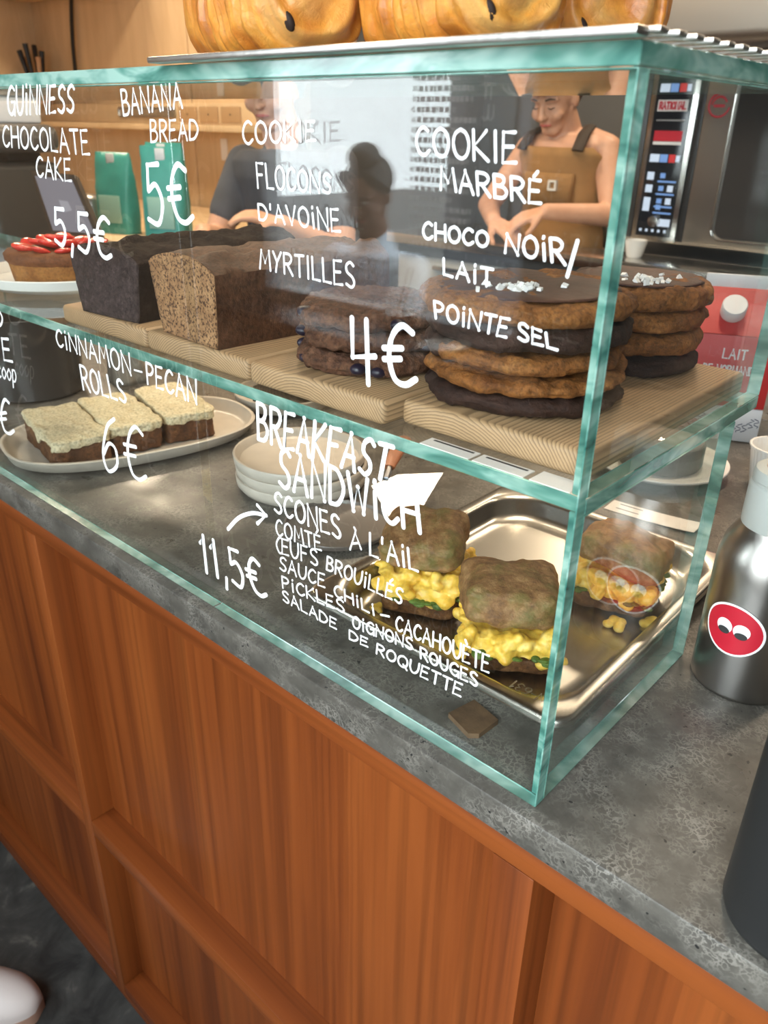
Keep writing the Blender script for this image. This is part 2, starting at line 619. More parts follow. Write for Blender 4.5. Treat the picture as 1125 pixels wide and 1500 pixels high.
# ------------------------------------------------------------------ the room
YO = YF - .1
XL, XR, YB, ZF, ZC = -4.65, 2.6, 3.25, -0.95, 1.75
struct(MB().box((XL - .1, YF - .1, ZF - .08), (XR + .1, YB + .1, ZF)), 'floor', floor_mat())
struct(MB().box((XL - .1, YF - .1, ZC), (XR + .1, YB + .1, ZC + .08)), 'ceiling', M_ceil)
struct(MB().box((XL - .1, YF - .1, ZF), (XL, YB + .1, ZC)), 'wall_left', M_ply)
struct(MB().box((XR, YF - .1, ZF), (XR + .1, YB + .1, ZC)), 'wall_right', M_wall)
struct(MB().box((-2.44, YB, ZF), (XR + .1, YB + .1, ZC)), 'wall_back', M_kit)
# plywood-clad wall behind the baristas, with a return into the kitchen
w = MB()
w.box((XL, 2.08, ZF), (-3.245, 2.18, ZC))
w.box((-3.237, 2.08, ZF), (-2.63, 2.18, ZC))
w.box((XL, 2.10, ZF), (-2.63, 2.16, ZC))
struct(w, 'wall_service', M_ply)
struct(MB().box((-2.629, 2.08, ZF), (-2.44, YB + .1, ZC)), 'wall_return', M_kit)
# street wall round its window openings
w = MB()
xs = [XL] + [e for a in WIN for e in a[:2]] + [XR]
for i in range(0, len(xs), 2):
    w.box((xs[i], YF - .1, ZF), (xs[i + 1], YF, ZC))
for x0, x1, z0, z1 in WIN:
    w.box((x0, YF - .1, ZF), (x1, YF, z0))
    w.box((x0, YF - .1, z1), (x1, YF, ZC))
struct(w, 'wall_front', M_wall)
M_frame = simple('window_frame_paint', (0.30, 0.31, 0.32, 1), 0.5)
for i, (x0, x1, z0, z1) in enumerate(WIN):
    f = MB()
    b = 0.028
    f.box((x0, YF - .075, z0), (x0 + b, YF - .02, z1)).box((x1 - b, YF - .075, z0), (x1, YF - .02, z1))
    f.box((x0 + b, YF - .075, z0), (x1 - b, YF - .02, z0 + b)).box((x0 + b, YF - .075, z1 - b), (x1 - b, YF - .02, z1))
    if x1 - x0 > 1:
        for k in (1, 2):
            xm = x0 + (x1 - x0) * k / 3
            f.box((xm - .02, YF - .075, z0 + b), (xm + .02, YF - .02, z1 - b))
    o = struct(f, 'window_%d' % (i + 1), M_frame)  # the last frame and pane fill the unseen opening added for light
    g = MB().box((x0 + b, YF - .052, z0 + b), (x1 - b, YF - .044, z1 - b)).build('window_pane', M_pane, o, False)
    if i == 0:
        yv = YF - .0435
        vm = NT('white_vinyl')
        vt = vm.n('ShaderNodeBsdfTranslucent')
        vt.inputs[0].default_value = (.9, .9, .9, 1)
        vd = vm.n('ShaderNodeBsdfDiffuse')
        vd.inputs[0].default_value = (.85, .85, .85, 1)
        va = vm.n('ShaderNodeMixShader')
        va.inputs[0].default_value = .35
        vm.l(vt.outputs[0], va.inputs[1])
        vm.l(vd.outputs[0], va.inputs[2])
        vm.l(va.outputs[0], vm.out.inputs[0])
        vl = MB()
        for c, x, z in (('O', -.926, .547), ('U', -.923, .508), ('T', -.919, .467), ('J', -.915, .427)):
            write(vl, c, (x - .009, z - .013), (x + .009, z - .013), (x - .009, z + .013), (x + .009, z + .013), yv, (1, .15), .0032)
        cc = (-.8365, .498)
        for rx, rz, dx, dz_, a0, a1 in ((.027, .030, 0, .006, 40, 330), (.016, .017, .003, .010, 0, 360), (.022, .020, 0, -.004, 180, 350), (.044, .022, .002, -.018, 190, 350)):
            vl.tube([Vector((cc[0] + dx + rx * math.cos(math.radians(a0 + (a1 - a0) * k / 20)), yv, cc[1] + dz_ + rz * math.sin(math.radians(a0 + (a1 - a0) * k / 20)))) for k in range(21)], .0026, 6, flat=(1, .15))
        rr = random.Random(3)
        for k in range(20):
            z = .535 - k * .0205
            x = -1.12
            while x < -.965 - .05 * (k % 3 == 2):
                w_ = rr.uniform(.006, .022)
                vl.box((x, yv - .0003, z - .0055), (x + w_, yv + .0003, z + .0055))
                x += w_ + .005
        vl.build('vinyl_lettering', vm.m, o)

# ------------------------------------------------------------------ the counter
wt = MB().box((-3.4, -0.011, -0.028), (0.62, 0.98, 0.0), 0.0025, 2)
tag(wt.build('worktop', M_quartz, smooth=True), 'speckled grey quartz worktop running under the glass case', 'worktop')

cab = empty('counter_cabinet', (0, 0, ZF), 'reddish cherry veneer counter front with recessed panels below the grey worktop', 'counter')
dz = -ZF


def cbox(name, a, b, mat, bev=0.0012):
    a = (a[0], a[1], a[2] + dz)
    b = (b[0], b[1], b[2] + dz)
    return MB().box(a, b, bev).build(name, mat, cab, True)


YC = -0.009   # face of the frame
YP = 0.0265    # recessed panels
cbox('top_rail', (-3.39, YC, -0.050), (0.60, 0.10, -0.0285), M_woodh)
STILES = [(-2.07, -2.04), (-1.38, -1.350), (-0.713, -0.688), (-0.022, 0.011), (0.565, 0.60)]
ZS0, ZS1 = -0.548, -0.519
for x0, x1 in STILES:
    cbox('stile', (x0, YC, ZF + .03), (x1, 0.10, -0.0505), M_wood)
for (a, b), (c, d) in zip(STILES, STILES[1:]):
    cbox('shelf', (b + .0003, YC, ZS0), (c - .0003, 0.10, ZS1), M_woodh)
    cbox('panel', (b + .0003, YP, ZS1 + .0003), (c - .0003, 0.10, -0.0505), M_wood, 0)
    cbox('panel', (b + .0003, YP, ZF + .055), (c - .0003, 0.10, ZS0 - .0003), M_wood, 0)
    cbox('base_rail', (b + .0003, YC, ZF + .03), (c - .0003, 0.10, ZF + .0547), M_woodh)
cbox('plinth', (-3.39, YC + .004, ZF), (0.60, 0.10, ZF + .0297), M_woodh)
cbox('carcass', (-3.39, 0.101, ZF), (0.60, 0.90, -0.0285), M_wood, 0)

# ------------------------------------------------------------------ the glass case
H, SH, D, T = 0.430, 0.218, 0.270, 0.0095
CX = -1.32
case = empty('display_case', (0, 0, 0), 'two-tier clear glass display case with green edges and white handwriting on its front', 'display case')


def pane(name, a, b, thin, label=None):
    """a sheet of glass; THIN is the axis across its thickness; rims get the green edge."""
    mb = MB().box(a, b, 0.0006, 1)
    o = mb.build(name, [M_pane, M_edge], case, False)
    for p in o.data.polygons:
        n = p.normal
        p.material_index = 0 if abs(n[thin]) > 0.95 or (name == 'front_pane' and abs(p.center.x - SEAM) < .001) else 1
    if label:
        o['label'] = label
    return o


SEAM = -0.343
fp = pane('front_pane', (SEAM + .0002, 0, 0.0005), (0, T, H - T - .0005), 1, 'right front sheet of the case, from the seam to the corner')
fp2 = pane('front_pane', (CX, 0, 0.0005), (SEAM - .0002, T, H - T - .0005), 1, 'left front sheet of the case, left of the seam')
pane('side_pane', (-T, T + .0004, SH + .0004), (0, D, H - T - .0005), 0, 'upper side sheet standing on the glass shelf')
pane('side_pane', (-T, T + .0004, 0.0005), (0, 0.229, SH - T - .0004), 0, 'lower side sheet standing on the worktop')
pane('end_pane', (CX, T + .0004, 0.0005), (CX + T, D, H - T - .0005), 0)
pane('shelf', (CX + T + .0004, T + .0004, SH - T), (0.0, D, SH), 2, 'glass shelf between the two tiers')
pane('top_pane', (CX, 0, H - T), (0, D, H), 2, 'glass lid of the case')
WORDS = [
  ('chocolate cake', [
    ('GUiNNESS', (-0.5861, 0.3992), (-0.4716, 0.4017), (-0.5784, 0.4206), (-0.4649, 0.4199)),
    ('CHOCOLATE', (-0.6064, 0.3738), (-0.4552, 0.3715), (-0.6008, 0.3899), (-0.4544, 0.3889)),
    ('CAKE', (-0.551, 0.3515), (-0.4908, 0.3502), (-0.5466, 0.3668), (-0.4877, 0.3674)),
    ('5,5€', (-0.5364, 0.2973), (-0.4444, 0.2935), (-0.5286, 0.3274), (-0.4394, 0.3256)),
]),
  ('banana bread', [
    ('BANANA', (-0.3998, 0.3997), (-0.3256, 0.405), (-0.3996, 0.4159), (-0.3249, 0.4191)),
    ('BREAD', (-0.3676, 0.3828), (-0.3107, 0.3859), (-0.3656, 0.3968), (-0.3091, 0.3974)),
    ('5€', (-0.3816, 0.3263), (-0.3249, 0.332), (-0.3776, 0.3681), (-0.3289, 0.3696)),
]),
  ('oat cookie', [
    ('COOKIE', (-0.2624, 0.3842), (-0.1955, 0.3877), (-0.2625, 0.397), (-0.1958, 0.3977)),
    ('FLOCONS', (-0.2502, 0.3592), (-0.1834, 0.36), (-0.2511, 0.3739), (-0.1832, 0.37)),
    ("D'AVOiNE", (-0.2504, 0.3399), (-0.1756, 0.339), (-0.251, 0.3494), (-0.1772, 0.3515)),
    ('MYRTILLES', (-0.2521, 0.3092), (-0.1636, 0.3082), (-0.2512, 0.3211), (-0.1648, 0.3227)),
    ('4€', (-0.1659, 0.2484), (-0.1144, 0.2588), (-0.1671, 0.2897), (-0.1176, 0.2925)),
]),
  ('marbled cookie', [
    ('COOKIE', (-0.1183, 0.383), (-0.0558, 0.3809), (-0.1199, 0.3959), (-0.0573, 0.3944)),
    ('MARBRÉ', (-0.1013, 0.367), (-0.04, 0.3639), (-0.1028, 0.3774), (-0.0412, 0.3741)),
    ('CHOCO', (-0.112, 0.3416), (-0.0689, 0.3414), (-0.1124, 0.35), (-0.0695, 0.3486)),
    ('NOiR', (-0.0582, 0.3399), (-0.0235, 0.3382), (-0.0583, 0.3487), (-0.0261, 0.3492)),
    ('/', (-0.0216, 0.3328), (-0.0186, 0.3347), (-0.023, 0.3482), (-0.0184, 0.3493)),
    ('LAiT', (-0.0966, 0.3244), (-0.0644, 0.3219), (-0.0972, 0.3326), (-0.0649, 0.3308)),
    ('POiNTE', (-0.1009, 0.3003), (-0.053, 0.2976), (-0.1024, 0.3094), (-0.0515, 0.3074)),
    ('SEL', (-0.0458, 0.2982), (-0.0221, 0.2969), (-0.0468, 0.3072), (-0.0241, 0.3031)),
]),
  ('cut off at the edge', [
    ('O', (-0.7156, 0.1933), (-0.6842, 0.1971), (-0.7063, 0.2138), (-0.6776, 0.216)),
    ('TE', (-0.7285, 0.1577), (-0.6752, 0.1613), (-0.7212, 0.1812), (-0.6743, 0.1865)),
    ('coop', (-0.7229, 0.1354), (-0.6762, 0.1392), (-0.7187, 0.1488), (-0.6723, 0.1529)),
    ('€', (-0.7502, 0.0615), (-0.7112, 0.0701), (-0.7343, 0.1056), (-0.7071, 0.1128)),
]),
  ('cinnamon pecan rolls', [
    ('CiNNAMON', (-0.5652, 0.1999), (-0.434, 0.1976), (-0.5638, 0.216), (-0.434, 0.2168)),
    ('-', (-0.4293, 0.1992), (-0.4175, 0.1998), (-0.4274, 0.208), (-0.4156, 0.2086)),
    ('PECAN', (-0.41, 0.1955), (-0.339, 0.194), (-0.4082, 0.2142), (-0.338, 0.2139)),
    ('ROLLS', (-0.5262, 0.1648), (-0.4481, 0.1695), (-0.5257, 0.1883), (-0.4514, 0.189)),
    ('6€', (-0.5095, 0.0862), (-0.4333, 0.0973), (-0.4974, 0.1465), (-0.428, 0.1495)),
]),
  ('breakfast sandwich', [
    ('BREAKFAST', (-0.2643, 0.1845), (-0.135, 0.1902), (-0.2628, 0.213), (-0.1299, 0.2152)),
    ('SANDWiCH', (-0.2422, 0.1529), (-0.1055, 0.1637), (-0.2396, 0.1842), (-0.1089, 0.1871)),
    ('SCONES', (-0.2492, 0.1295), (-0.1766, 0.1323), (-0.2481, 0.1465), (-0.1792, 0.1497)),
    ('À', (-0.1678, 0.1274), (-0.1571, 0.132), (-0.1664, 0.1409), (-0.1585, 0.1448)),
    ("L'AiL", (-0.1486, 0.1304), (-0.1052, 0.1351), (-0.1489, 0.1473), (-0.1076, 0.149)),
    ('COMTÉ', (-0.248, 0.1098), (-0.1973, 0.1149), (-0.248, 0.1235), (-0.1985, 0.1264)),
    ('ŒUFS', (-0.249, 0.0943), (-0.2013, 0.1005), (-0.2482, 0.108), (-0.2025, 0.1135)),
    ('BROUiLLÉS', (-0.1925, 0.1012), (-0.1188, 0.1037), (-0.1909, 0.1128), (-0.1175, 0.1158)),
    ('SAUCE', (-0.2458, 0.0795), (-0.1943, 0.0845), (-0.2451, 0.0916), (-0.1941, 0.0959)),
    ('CHiLi', (-0.1841, 0.0823), (-0.1426, 0.0834), (-0.184, 0.0919), (-0.1441, 0.0913)),
    ('-', (-0.1373, 0.0824), (-0.1296, 0.0848), (-0.1375, 0.0909), (-0.1298, 0.0927)),
    ('CACAHOUÈTE', (-0.123, 0.0811), (-0.0444, 0.0853), (-0.1228, 0.0925), (-0.045, 0.0982)),
    ('PiCKLES', (-0.2435, 0.0635), (-0.1735, 0.0716), (-0.2437, 0.0741), (-0.1748, 0.0817)),
    ('OiGNONS', (-0.165, 0.0629), (-0.1076, 0.0715), (-0.165, 0.0731), (-0.108, 0.0804)),
    ('ROUGES', (-0.1001, 0.0684), (-0.0521, 0.0702), (-0.1005, 0.0773), (-0.053, 0.0802)),
    ('SALADE', (-0.2434, 0.0513), (-0.1823, 0.0528), (-0.2445, 0.0612), (-0.1822, 0.0615)),
    ('DE', (-0.1685, 0.0508), (-0.1495, 0.0528), (-0.1685, 0.0587), (-0.1496, 0.06)),
    ('ROQUETTE', (-0.1413, 0.0515), (-0.0643, 0.055), (-0.1401, 0.0605), (-0.0634, 0.0657)),
    ('11,5€', (-0.3537, 0.0343), (-0.2651, 0.0444), (-0.3536, 0.0717), (-0.273, 0.0762)),
    ('→', (-0.3111, 0.0886), (-0.2605, 0.1071), (-0.308, 0.1162), (-0.2586, 0.1327)),
]),
]
FLAT = (1, 0.22)
for nm, ws in WORDS:
    par = fp if nm in ('marbled cookie', 'oat cookie', 'breakfast sandwich') else fp2
    for price in (0, 1):
        sel = [w for w in ws if ('€' in w[0] or '→' in w[0]) == bool(price)]
        if not sel:
            continue
        mb = MB()
        for w in sel:
            write(mb, w[0], *w[1:], y=-0.0004, flat=FLAT)
        o = mb.build('lettering', M_white, par)
        o['label'] = ('white handwritten price of the ' if price else 'white handwriting for the ') + nm
# ------------------------------------------------------------------ wire rack and pastries on the lid
rk = empty('cooling_rack', (-0.18, 0.13, H), 'grey metal wire cooling rack lying on the glass lid', 'rack')
M_rack = steel('rack_metal', (0.60, 0.58, 0.55, 1), 0.35, (60, 3, 3))
x0, x1, y0, y1 = -0.342 + .18, 0.004 + .18, -0.014 - .13, 0.262 - .13
MB().box((x0, y0, 0.0003), (x1, y0 + .012, 0.0040), 0.0012).build('rail', M_rack, rk)
MB().box((x0, y1 - .006, 0.0003), (x1, y1, 0.0040), 0.0012).build('rail', M_rack, rk)
for k in range(14):
    y = y0 + .021 + k * .0182
    MB().box((x0, y - .0045, 0.0022), (x1 + .002, y + .0045, 0.0048), 0.001).build('slat', M_rack, rk)


def pastry_mat():
    t = NT('baked_pastry')
    t.pbsdf((0.6, 0.3, 0.08, 1), 0.42)
    n = t.noise(t.coords((1, 1, 1)), 26, 6, 0.62, 0.8)
    at = t.n('ShaderNodeAttribute', attribute_name='Bake')
    c = t.ramp(n, [(0.25, (0.34, 0.080, 0.008, 1)), (0.45, (0.60, 0.190, 0.020, 1)), (0.62, (0.78, 0.32, 0.045, 1)), (0.80, (0.88, 0.50, 0.13, 1))])
    fl = t.ramp(t.noise(t.coords((160, 22, 22)), 1.0, 4, .65, .6), [(0.30, .50), (0.60, 1.0)])
    c = t.mix(.8, c, fl, 'MULTIPLY')
    s = t.mix(at.outputs['Fac'], c, (0.80, 0.52, 0.20, 1))
    t.l(s, t.b.inputs['Base Color'])
    t.b.inputs['Coat Weight'].default_value = 0.25
    t.bump(t.noise(t.coords((1, 1, 1)), 140, 5, 0.7, 1.5), 0.5, 0.0015)
    return t.m


M_pastry = pastry_mat()
M_choc = simple('dark_chocolate', (0.022, 0.009, 0.005, 1), 0.75)


def pain_au_chocolat(loc, rz, L, ry, rzz, label, seed):
    """a rolled pastry along local x; its spiral end with two chocolate sticks at +x."""
    e = empty('chocolate_pastry', loc, label, 'pastry', 'chocolate pastries on the rack', rz)
    mb = MB()
    bm = mb.bm
    lay = bm.verts.layers.float.new('Bake')
    nu, nv = 90, 48
    steps = [-0.62, -0.18, 0.05, 0.22, 0.44, 0.66]
    rings = []
    for i in range(nu + 1):
        u = -1 + 2 * i / nu
        env = (1 - abs(u) ** 5.0) ** 0.5 if abs(u) < 1 else 0.0
        ridge, pale = 0.0, 0.0
        for s in steps:
            d = u - s
            if 0 <= d < 0.17:
                ridge += 0.125 * (1 - d / 0.17) ** .8
            if -0.035 < d < 0.0:
                pale = max(pale, 1 - abs(d + .012) / 0.025)
        ring = []
        for j in range(nv):
            a = 2 * PI * j / nv
            w_ = 0.10 * math.sin(a) + 0.02 * seed * math.cos(2 * a)
            ca, sa = math.cos(a), math.sin(a)
            px = abs(ca) ** 0.75 * (1 if ca > 0 else -1)
            pz = abs(sa) ** 0.75 * (1 if sa > 0 else -1)
            k = env * (0.90 + ridge * (0.75 + .25 * sa))
            v = bm.verts.new((u * L / 2 + w_ * 0.018 * (1 - abs(u)) * 2, px * ry * k, pz * rzz * k))
            v[lay] = max(0.0, pale) * (0.5 + 0.5 * noise.noise(Vector((u * 9, a * 2, seed)))) * 0.9
            ring.append(v)
        rings.append(ring)
    for a, b in zip(rings, rings[1:]):
        for k in range(nv):
            bm.faces.new((a[k], a[(k + 1) % nv], b[(k + 1) % nv], b[k]))
    bmesh.ops.remove_doubles(bm, verts=bm.verts, dist=1e-6)
    # flatten the base
    mb.disp(0.0022, 55, seed)
    # spiral ridges on the end face
    for v in bm.verts:
        if v.co.x > L * 0.40:
            rr = math.hypot(v.co.y / ry, v.co.z / rzz)
            an = math.atan2(v.co.z, v.co.y)
            v.co.x += 0.0030 * math.sin(rr * 17 + an) - 0.004 * max(0.0, 1 - rr * 2.2)
            v[lay] = max(v[lay], 0.35 * (0.5 + 0.5 * math.sin(rr * 15 + an)))
        v.co.z = max(v.co.z, -rzz * 0.80)
    for v in bm.verts:
        v.co.z += rzz * 0.80
    mb.build('crust', M_pastry, e, True, angle=180)
    for sy, sz, tw in ((-.42, .02, .5), (.10, .66, -.5)):
        c = MB().ball((L * 0.477 - .0045, ry * sy, rzz * .80 + rzz * (sz - .40)), (0.0055, 0.0032, 0.0060), 14, 10, rot=Matrix.Rotation(tw, 3, 'X'))
        c.build('chocolate_stick', M_choc, e)
    return e


HR = H + 0.0050
pain_au_chocolat((-0.303, 0.060, HR), -0.32, 0.168, 0.046, 0.038, 'chocolate pastry at the left end of the rack', 1)
pain_au_chocolat((-0.158, 0.078, HR), -0.36, 0.140, 0.046, 0.036, 'middle chocolate pastry on the rack, between its two neighbours', 2)
pain_au_chocolat((-0.131, 0.180, HR), -0.66, 0.092, 0.045, 0.040, 'chocolate pastry at the right end of the rack above the glass corner', 3)

# ------------------------------------------------------------------ boards on the shelf
BT = 0.0172
for i, (xa, xb, yf_, lab) in enumerate(((-0.578, -0.4325, .016, 'pale pine board under the dark chocolate loaf'), (-0.4305, -0.2935, .016, 'pale pine board under the banana loaf'),
                                        (-0.2915, -0.1535, .016, 'pale pine board under the stacked oat cookies'), (-0.1505, -0.0115, .030, 'pale pine board under the marbled cookies by the glass corner'))):
    mb = MB().box((-(xb - xa) / 2, 0, 0.0), ((xb - xa) / 2, 0.235, BT), 0.0042, 3)
    o = mb.build('wooden_board', pine_board('pine_end_grain_%d' % i, i), smooth=True, loc=((xa + xb) / 2, yf_, SH + .0002))
    tag(o, lab, 'board', 'pine boards on the glass shelf')
ZB = SH + BT + 0.0003


def loaf(name, loc, rz, wb, wt, h, dome, L, mats, label, seed, lean=0.0):
    e = empty(name, loc, label, 'loaf cake', None, rz)

    def section(y, k=1.0, n=40):
        P = []
        for i in range(9):
            P.append((-wb + 2 * wb * i / 8, 0))
        for i in range(1, 9):
            t = i / 8
            P.append((wb + (wt - wb) * t ** .8, h * t))
        for i in range(1, 16):
            t = i / 16
            x = wt - 2 * wt * t
            P.append((x, h + dome * math.sin(PI * t) ** .65))
        for i in range(0, 8):
            t = 1 - i / 8
            P.append((-(wb + (wt - wb) * t ** .8), h * t))
        return [Vector((x * k + lean * z, y, z)) for x, z in P]

    mb = MB()
    rings = []
    N = 30
    for i in range(N + 1):
        y = L * i / N
        k = 1.0 - 0.10 * max(0, (i / N - 0.85) / 0.15) ** 2
        rings.append(section(y, k))
    mb.loft(rings)
    mb.bm.normal_update()
    for v in mb.bm.verts:
        q = v.co * 42 + Vector((seed, seed * 2, 0))
        top = max(0.0, (v.co.z - h * .9) / (dome + h * .1))
        a = 0.0012 + 0.0042 * top
        f = noise.fractal(q, .8, 2, 4)
        if v.co.z > 0.001:
            v.co += v.normal * f * a
        # a split along the crown
        crack = math.exp(-((v.co.x + .012 * noise.noise(Vector((v.co.y * 20, seed, 0)))) / .008) ** 2) * top
        v.co.z -= 0.006 * crack
        if v.co.y < 0.0006:
            v.co.y = 0.0
    mb.build('crust', mats[0], e, True, angle=60)
    cf = MB()
    inner = [Vector((p.x * .985, 0, p.z * .985 + .0006)) for p in section(0)]
    cen = Vector((0, 0, h * .5))
    K = 10
    grid = [[cf.bm.verts.new(Vector((0, -0.0012, 0)) + cen + (p - cen) * (k / K)) for p in inner] for k in range(1, K + 1)]
    c0 = cf.bm.verts.new(cen + Vector((0, -0.0012, 0)))
    n = len(inner)
    for j in range(n):
        cf.bm.faces.new((c0, grid[0][j], grid[0][(j + 1) % n]))
    for a, b in zip(grid, grid[1:]):
        for j in range(n):
            cf.bm.faces.new((a[j], b[j], b[(j + 1) % n], a[(j + 1) % n]))
    edge = [cf.bm.verts.new(p + Vector((0, .0015, 0))) for p in inner]
    for j in range(n):
        cf.bm.faces.new((grid[-1][j], edge[j], edge[(j + 1) % n], grid[-1][(j + 1) % n]))
    for v in cf.bm.verts:
        if v.co.y < 0:
            v.co.y += 0.0009 * noise.fractal(v.co * 130, .8, 2, 3)
    cf.build('cut_face', mats[1], e, True, angle=180)
    return e


M_dk_crust = food('chocolate_crust', [(0.3, (0.010, 0.006, 0.005, 1)), (0.6, (0.030, 0.019, 0.016, 1)), (0.8, (0.075, 0.048, 0.040, 1))], 55, 0.8, 1.0, 150, 0.004, 0.15)
M_dk_crumb = food('chocolate_crumb', [(0.3, (0.018, 0.011, 0.011, 1)), (0.55, (0.060, 0.040, 0.040, 1)), (0.75, (0.11, 0.080, 0.078, 1))], 160, 0.85, 1.0, 260, 0.0018)


def banana_crumb():
    t = NT('banana_crumb')
    t.pbsdf((0.4, 0.2, 0.08, 1), 0.85)
    v = t.coords()
    c = t.ramp(t.noise(v, 60, 5, .6), [(0.3, (0.24, 0.112, 0.045, 1)), (0.7, (0.44, 0.245, 0.115, 1))])
    d = t.ramp(t.noise(v, 480, 3, .6), [(0.38, (0.16, 0.10, 0.07, 1)), (0.52, (1, 1, 1, 1))])
    t.l(t.mix(1.0, c, d, 'MULTIPLY'), t.b.inputs['Base Color'])
    t.bump(t.noise(v, 300, 4, .65), 0.9, 0.0015)
    return t.m


M_ban_crust = food('banana_crust', [(0.3, (0.050, 0.020, 0.010, 1)), (0.6, (0.125, 0.055, 0.028, 1)), (0.8, (0.22, 0.105, 0.055, 1))], 60, 0.6, 0.8, 170, 0.002)
loaf('chocolate_loaf', (-0.493, 0.020, ZB), 0.10, 0.0405, 0.0490, 0.0515, 0.012, 0.205, (M_dk_crust, M_dk_crumb), 'almost black chocolate loaf with a flat cut end, behind the price of five euros fifty', 3)
loaf('banana_loaf', (-0.372, 0.021, ZB), -0.06, 0.0405, 0.0485, 0.0570, 0.011, 0.19, (M_ban_crust, banana_crumb()), 'brown banana loaf showing its speckled cut end', 9, -0.10)

# ------------------------------------------------------------------ cookies
M_ck_light = food('cookie_caramel', [(0.3, (0.120, 0.038, 0.009, 1)), (0.55, (0.270, 0.100, 0.022, 1)), (0.8, (0.44, 0.20, 0.062, 1))], 50, 0.7, 0.9, 190, 0.0025)
M_ck_dark = food('cookie_cocoa', [(0.3, (0.016, 0.007, 0.005, 1)), (0.6, (0.045, 0.019, 0.012, 1)), (0.85, (0.10, 0.050, 0.035, 1))], 50, 0.75, 0.9, 190, 0.0025)
M_ck_top = food('cookie_glossy_cocoa', [(0.3, (0.030, 0.010, 0.006, 1)), (0.65, (0.080, 0.028, 0.017, 1)), (0.9, (0.17, 0.075, 0.05, 1))], 30, 0.55, 0.4, 140, 0.002)
M_ck_oat = food('cookie_oat', [(0.25, (0.035, 0.014, 0.009, 1)), (0.5, (0.120, 0.050, 0.026, 1)), (0.75, (0.22, 0.11, 0.06, 1)), (0.9, (0.36, 0.23, 0.14, 1))], 90, 0.8, 1.0, 170, 0.003)
M_berry = simple('blueberry', (0.012, 0.009, 0.022, 1), 0.35)
M_salt = simple('sea_salt', (0.86, 0.84, 0.82, 1), 0.35)


CRAG = bpy.data.textures.new('crags', 'CLOUDS')
CRAG.noise_scale = .0055
CRAG.noise_depth = 3


def craggy(o, e, strength):
    m = o.modifiers.new('grain', 'SUBSURF')
    m.levels = m.render_levels = 1
    d = o.modifiers.new('crags', 'DISPLACE')
    d.texture = CRAG
    d.strength = strength
    d.mid_level = .5
    d.texture_coords = 'GLOBAL'
    return o


def cookie_mb(r, h, seed, bumpy=1.0):
    mb = MB()
    prof = [(0, 0.0), (r * .3, 0), (r * .6, 0), (r * .85, 0.0004), (r * .96, h * .16), (r, h * .42), (r * .985, h * .68), (r * .92, h * .90), (r * .80, h * .99), (r * .6, h), (r * .4, h * .98), (r * .2, h * .97), (0, h * .97)]
    fine = []
    for (a, b), (c, d) in zip(prof, prof[1:]):
        for k in range(3):
            fine.append((a + (c - a) * k / 3, b + (d - b) * k / 3))
    fine.append(prof[-1])
    mb.lathe(fine, 110)
    mb.bm.normal_update()
    for v in mb.bm.verts:
        an = math.atan2(v.co.y, v.co.x)
        wob = 1 + 0.042 * noise.noise(Vector((math.cos(an) * 1.6, math.sin(an) * 1.6, seed))) * 1.5
        v.co.x *= wob
        v.co.y *= wob
        v.co.z += .0022 * (math.hypot(v.co.x, v.co.y) / r) ** 2 * noise.noise(Vector((math.cos(an) * 1.9, math.sin(an) * 1.9, seed * 1.7))) * (1 if v.co.z > h * .1 else .4)
        if v.co.z > h * .1:
            f = noise.fractal(v.co * 75 + Vector((seed * 3, 0, seed)), .7, 2, 4)
            g = noise.noise(v.co * 30 + Vector((0, seed * 5, 0)))
            v.co += v.normal * (f * .0024 + g * .0022) * bumpy
    return mb


def cookie(name, loc, r, h, mat, label, group, seed, rz=0.0, split=None, berries=0, salt=False, tilt=(0, 0)):
    e = empty(name, loc, label, 'cookie', group, rz)
    e.rotation_euler = (tilt[0], tilt[1], rz)
    mb = cookie_mb(r, h, seed)
    if split is None:
        craggy(mb.build('dough', mat, e, True, angle=180), e, .0045 if berries else .0026)
    else:
        # marbled: caramel and cocoa dough pressed together, parted along a wavering line
        o = craggy(mb.build('dough', [mat, split], e, True, angle=180), e, .0026)
        for p in o.data.polygons:
            c = p.center
            rr = math.hypot(c.x, c.y)
            q = noise.noise(Vector((c.x * 28, c.y * 28, seed * 2.1)))
            p.material_index = 1 if (q * .6 + (c.x / r) * .5 * math.cos(seed) + (c.y / r) * .5 * math.sin(seed)) > 0.22 else 0
    for k in range(berries):
        a = R_.uniform(PI, 2 * PI)
        b = MB().ball((math.cos(a) * r * .955, math.sin(a) * r * .955, h * R_.uniform(.35, .6)), (.0060, .0060, .0042), 14, 8)
        b.build('blueberry', M_berry, e)
    if salt:
        t = MB().lathe([(0, h * 1.01), (r * .5, h * 1.06), (r * .80, h * 1.03), (r * .86, h * .96), (r * .5, h * .8), (0, h * .8)], 40)
        t.disp(.0012, 45, seed)
        t.build('chocolate_topping', M_ck_top, e, True, angle=180)
        s = MB()
        for k in range(46):
            a, d = R_.uniform(0, 2 * PI), abs(R_.gauss(0, .011))
            z = .0018
            p = Vector((.012 + d * math.cos(a), -r * .36 + d * math.sin(a), h * 1.05 + R_.uniform(0, .0016)))
            q = R_.uniform(.0010, .0021)
            s.box(p - Vector((q, q, q * .6)), p + Vector((q, q, q * .6)), rot=Matrix.Rotation(R_.uniform(0, 3), 3, Vector((R_.random(), R_.random(), R_.random() + .1)).normalized()))
        tag(s.build('sea_salt', M_salt, e, False), 'white salt flakes', kind='stuff')
    return e


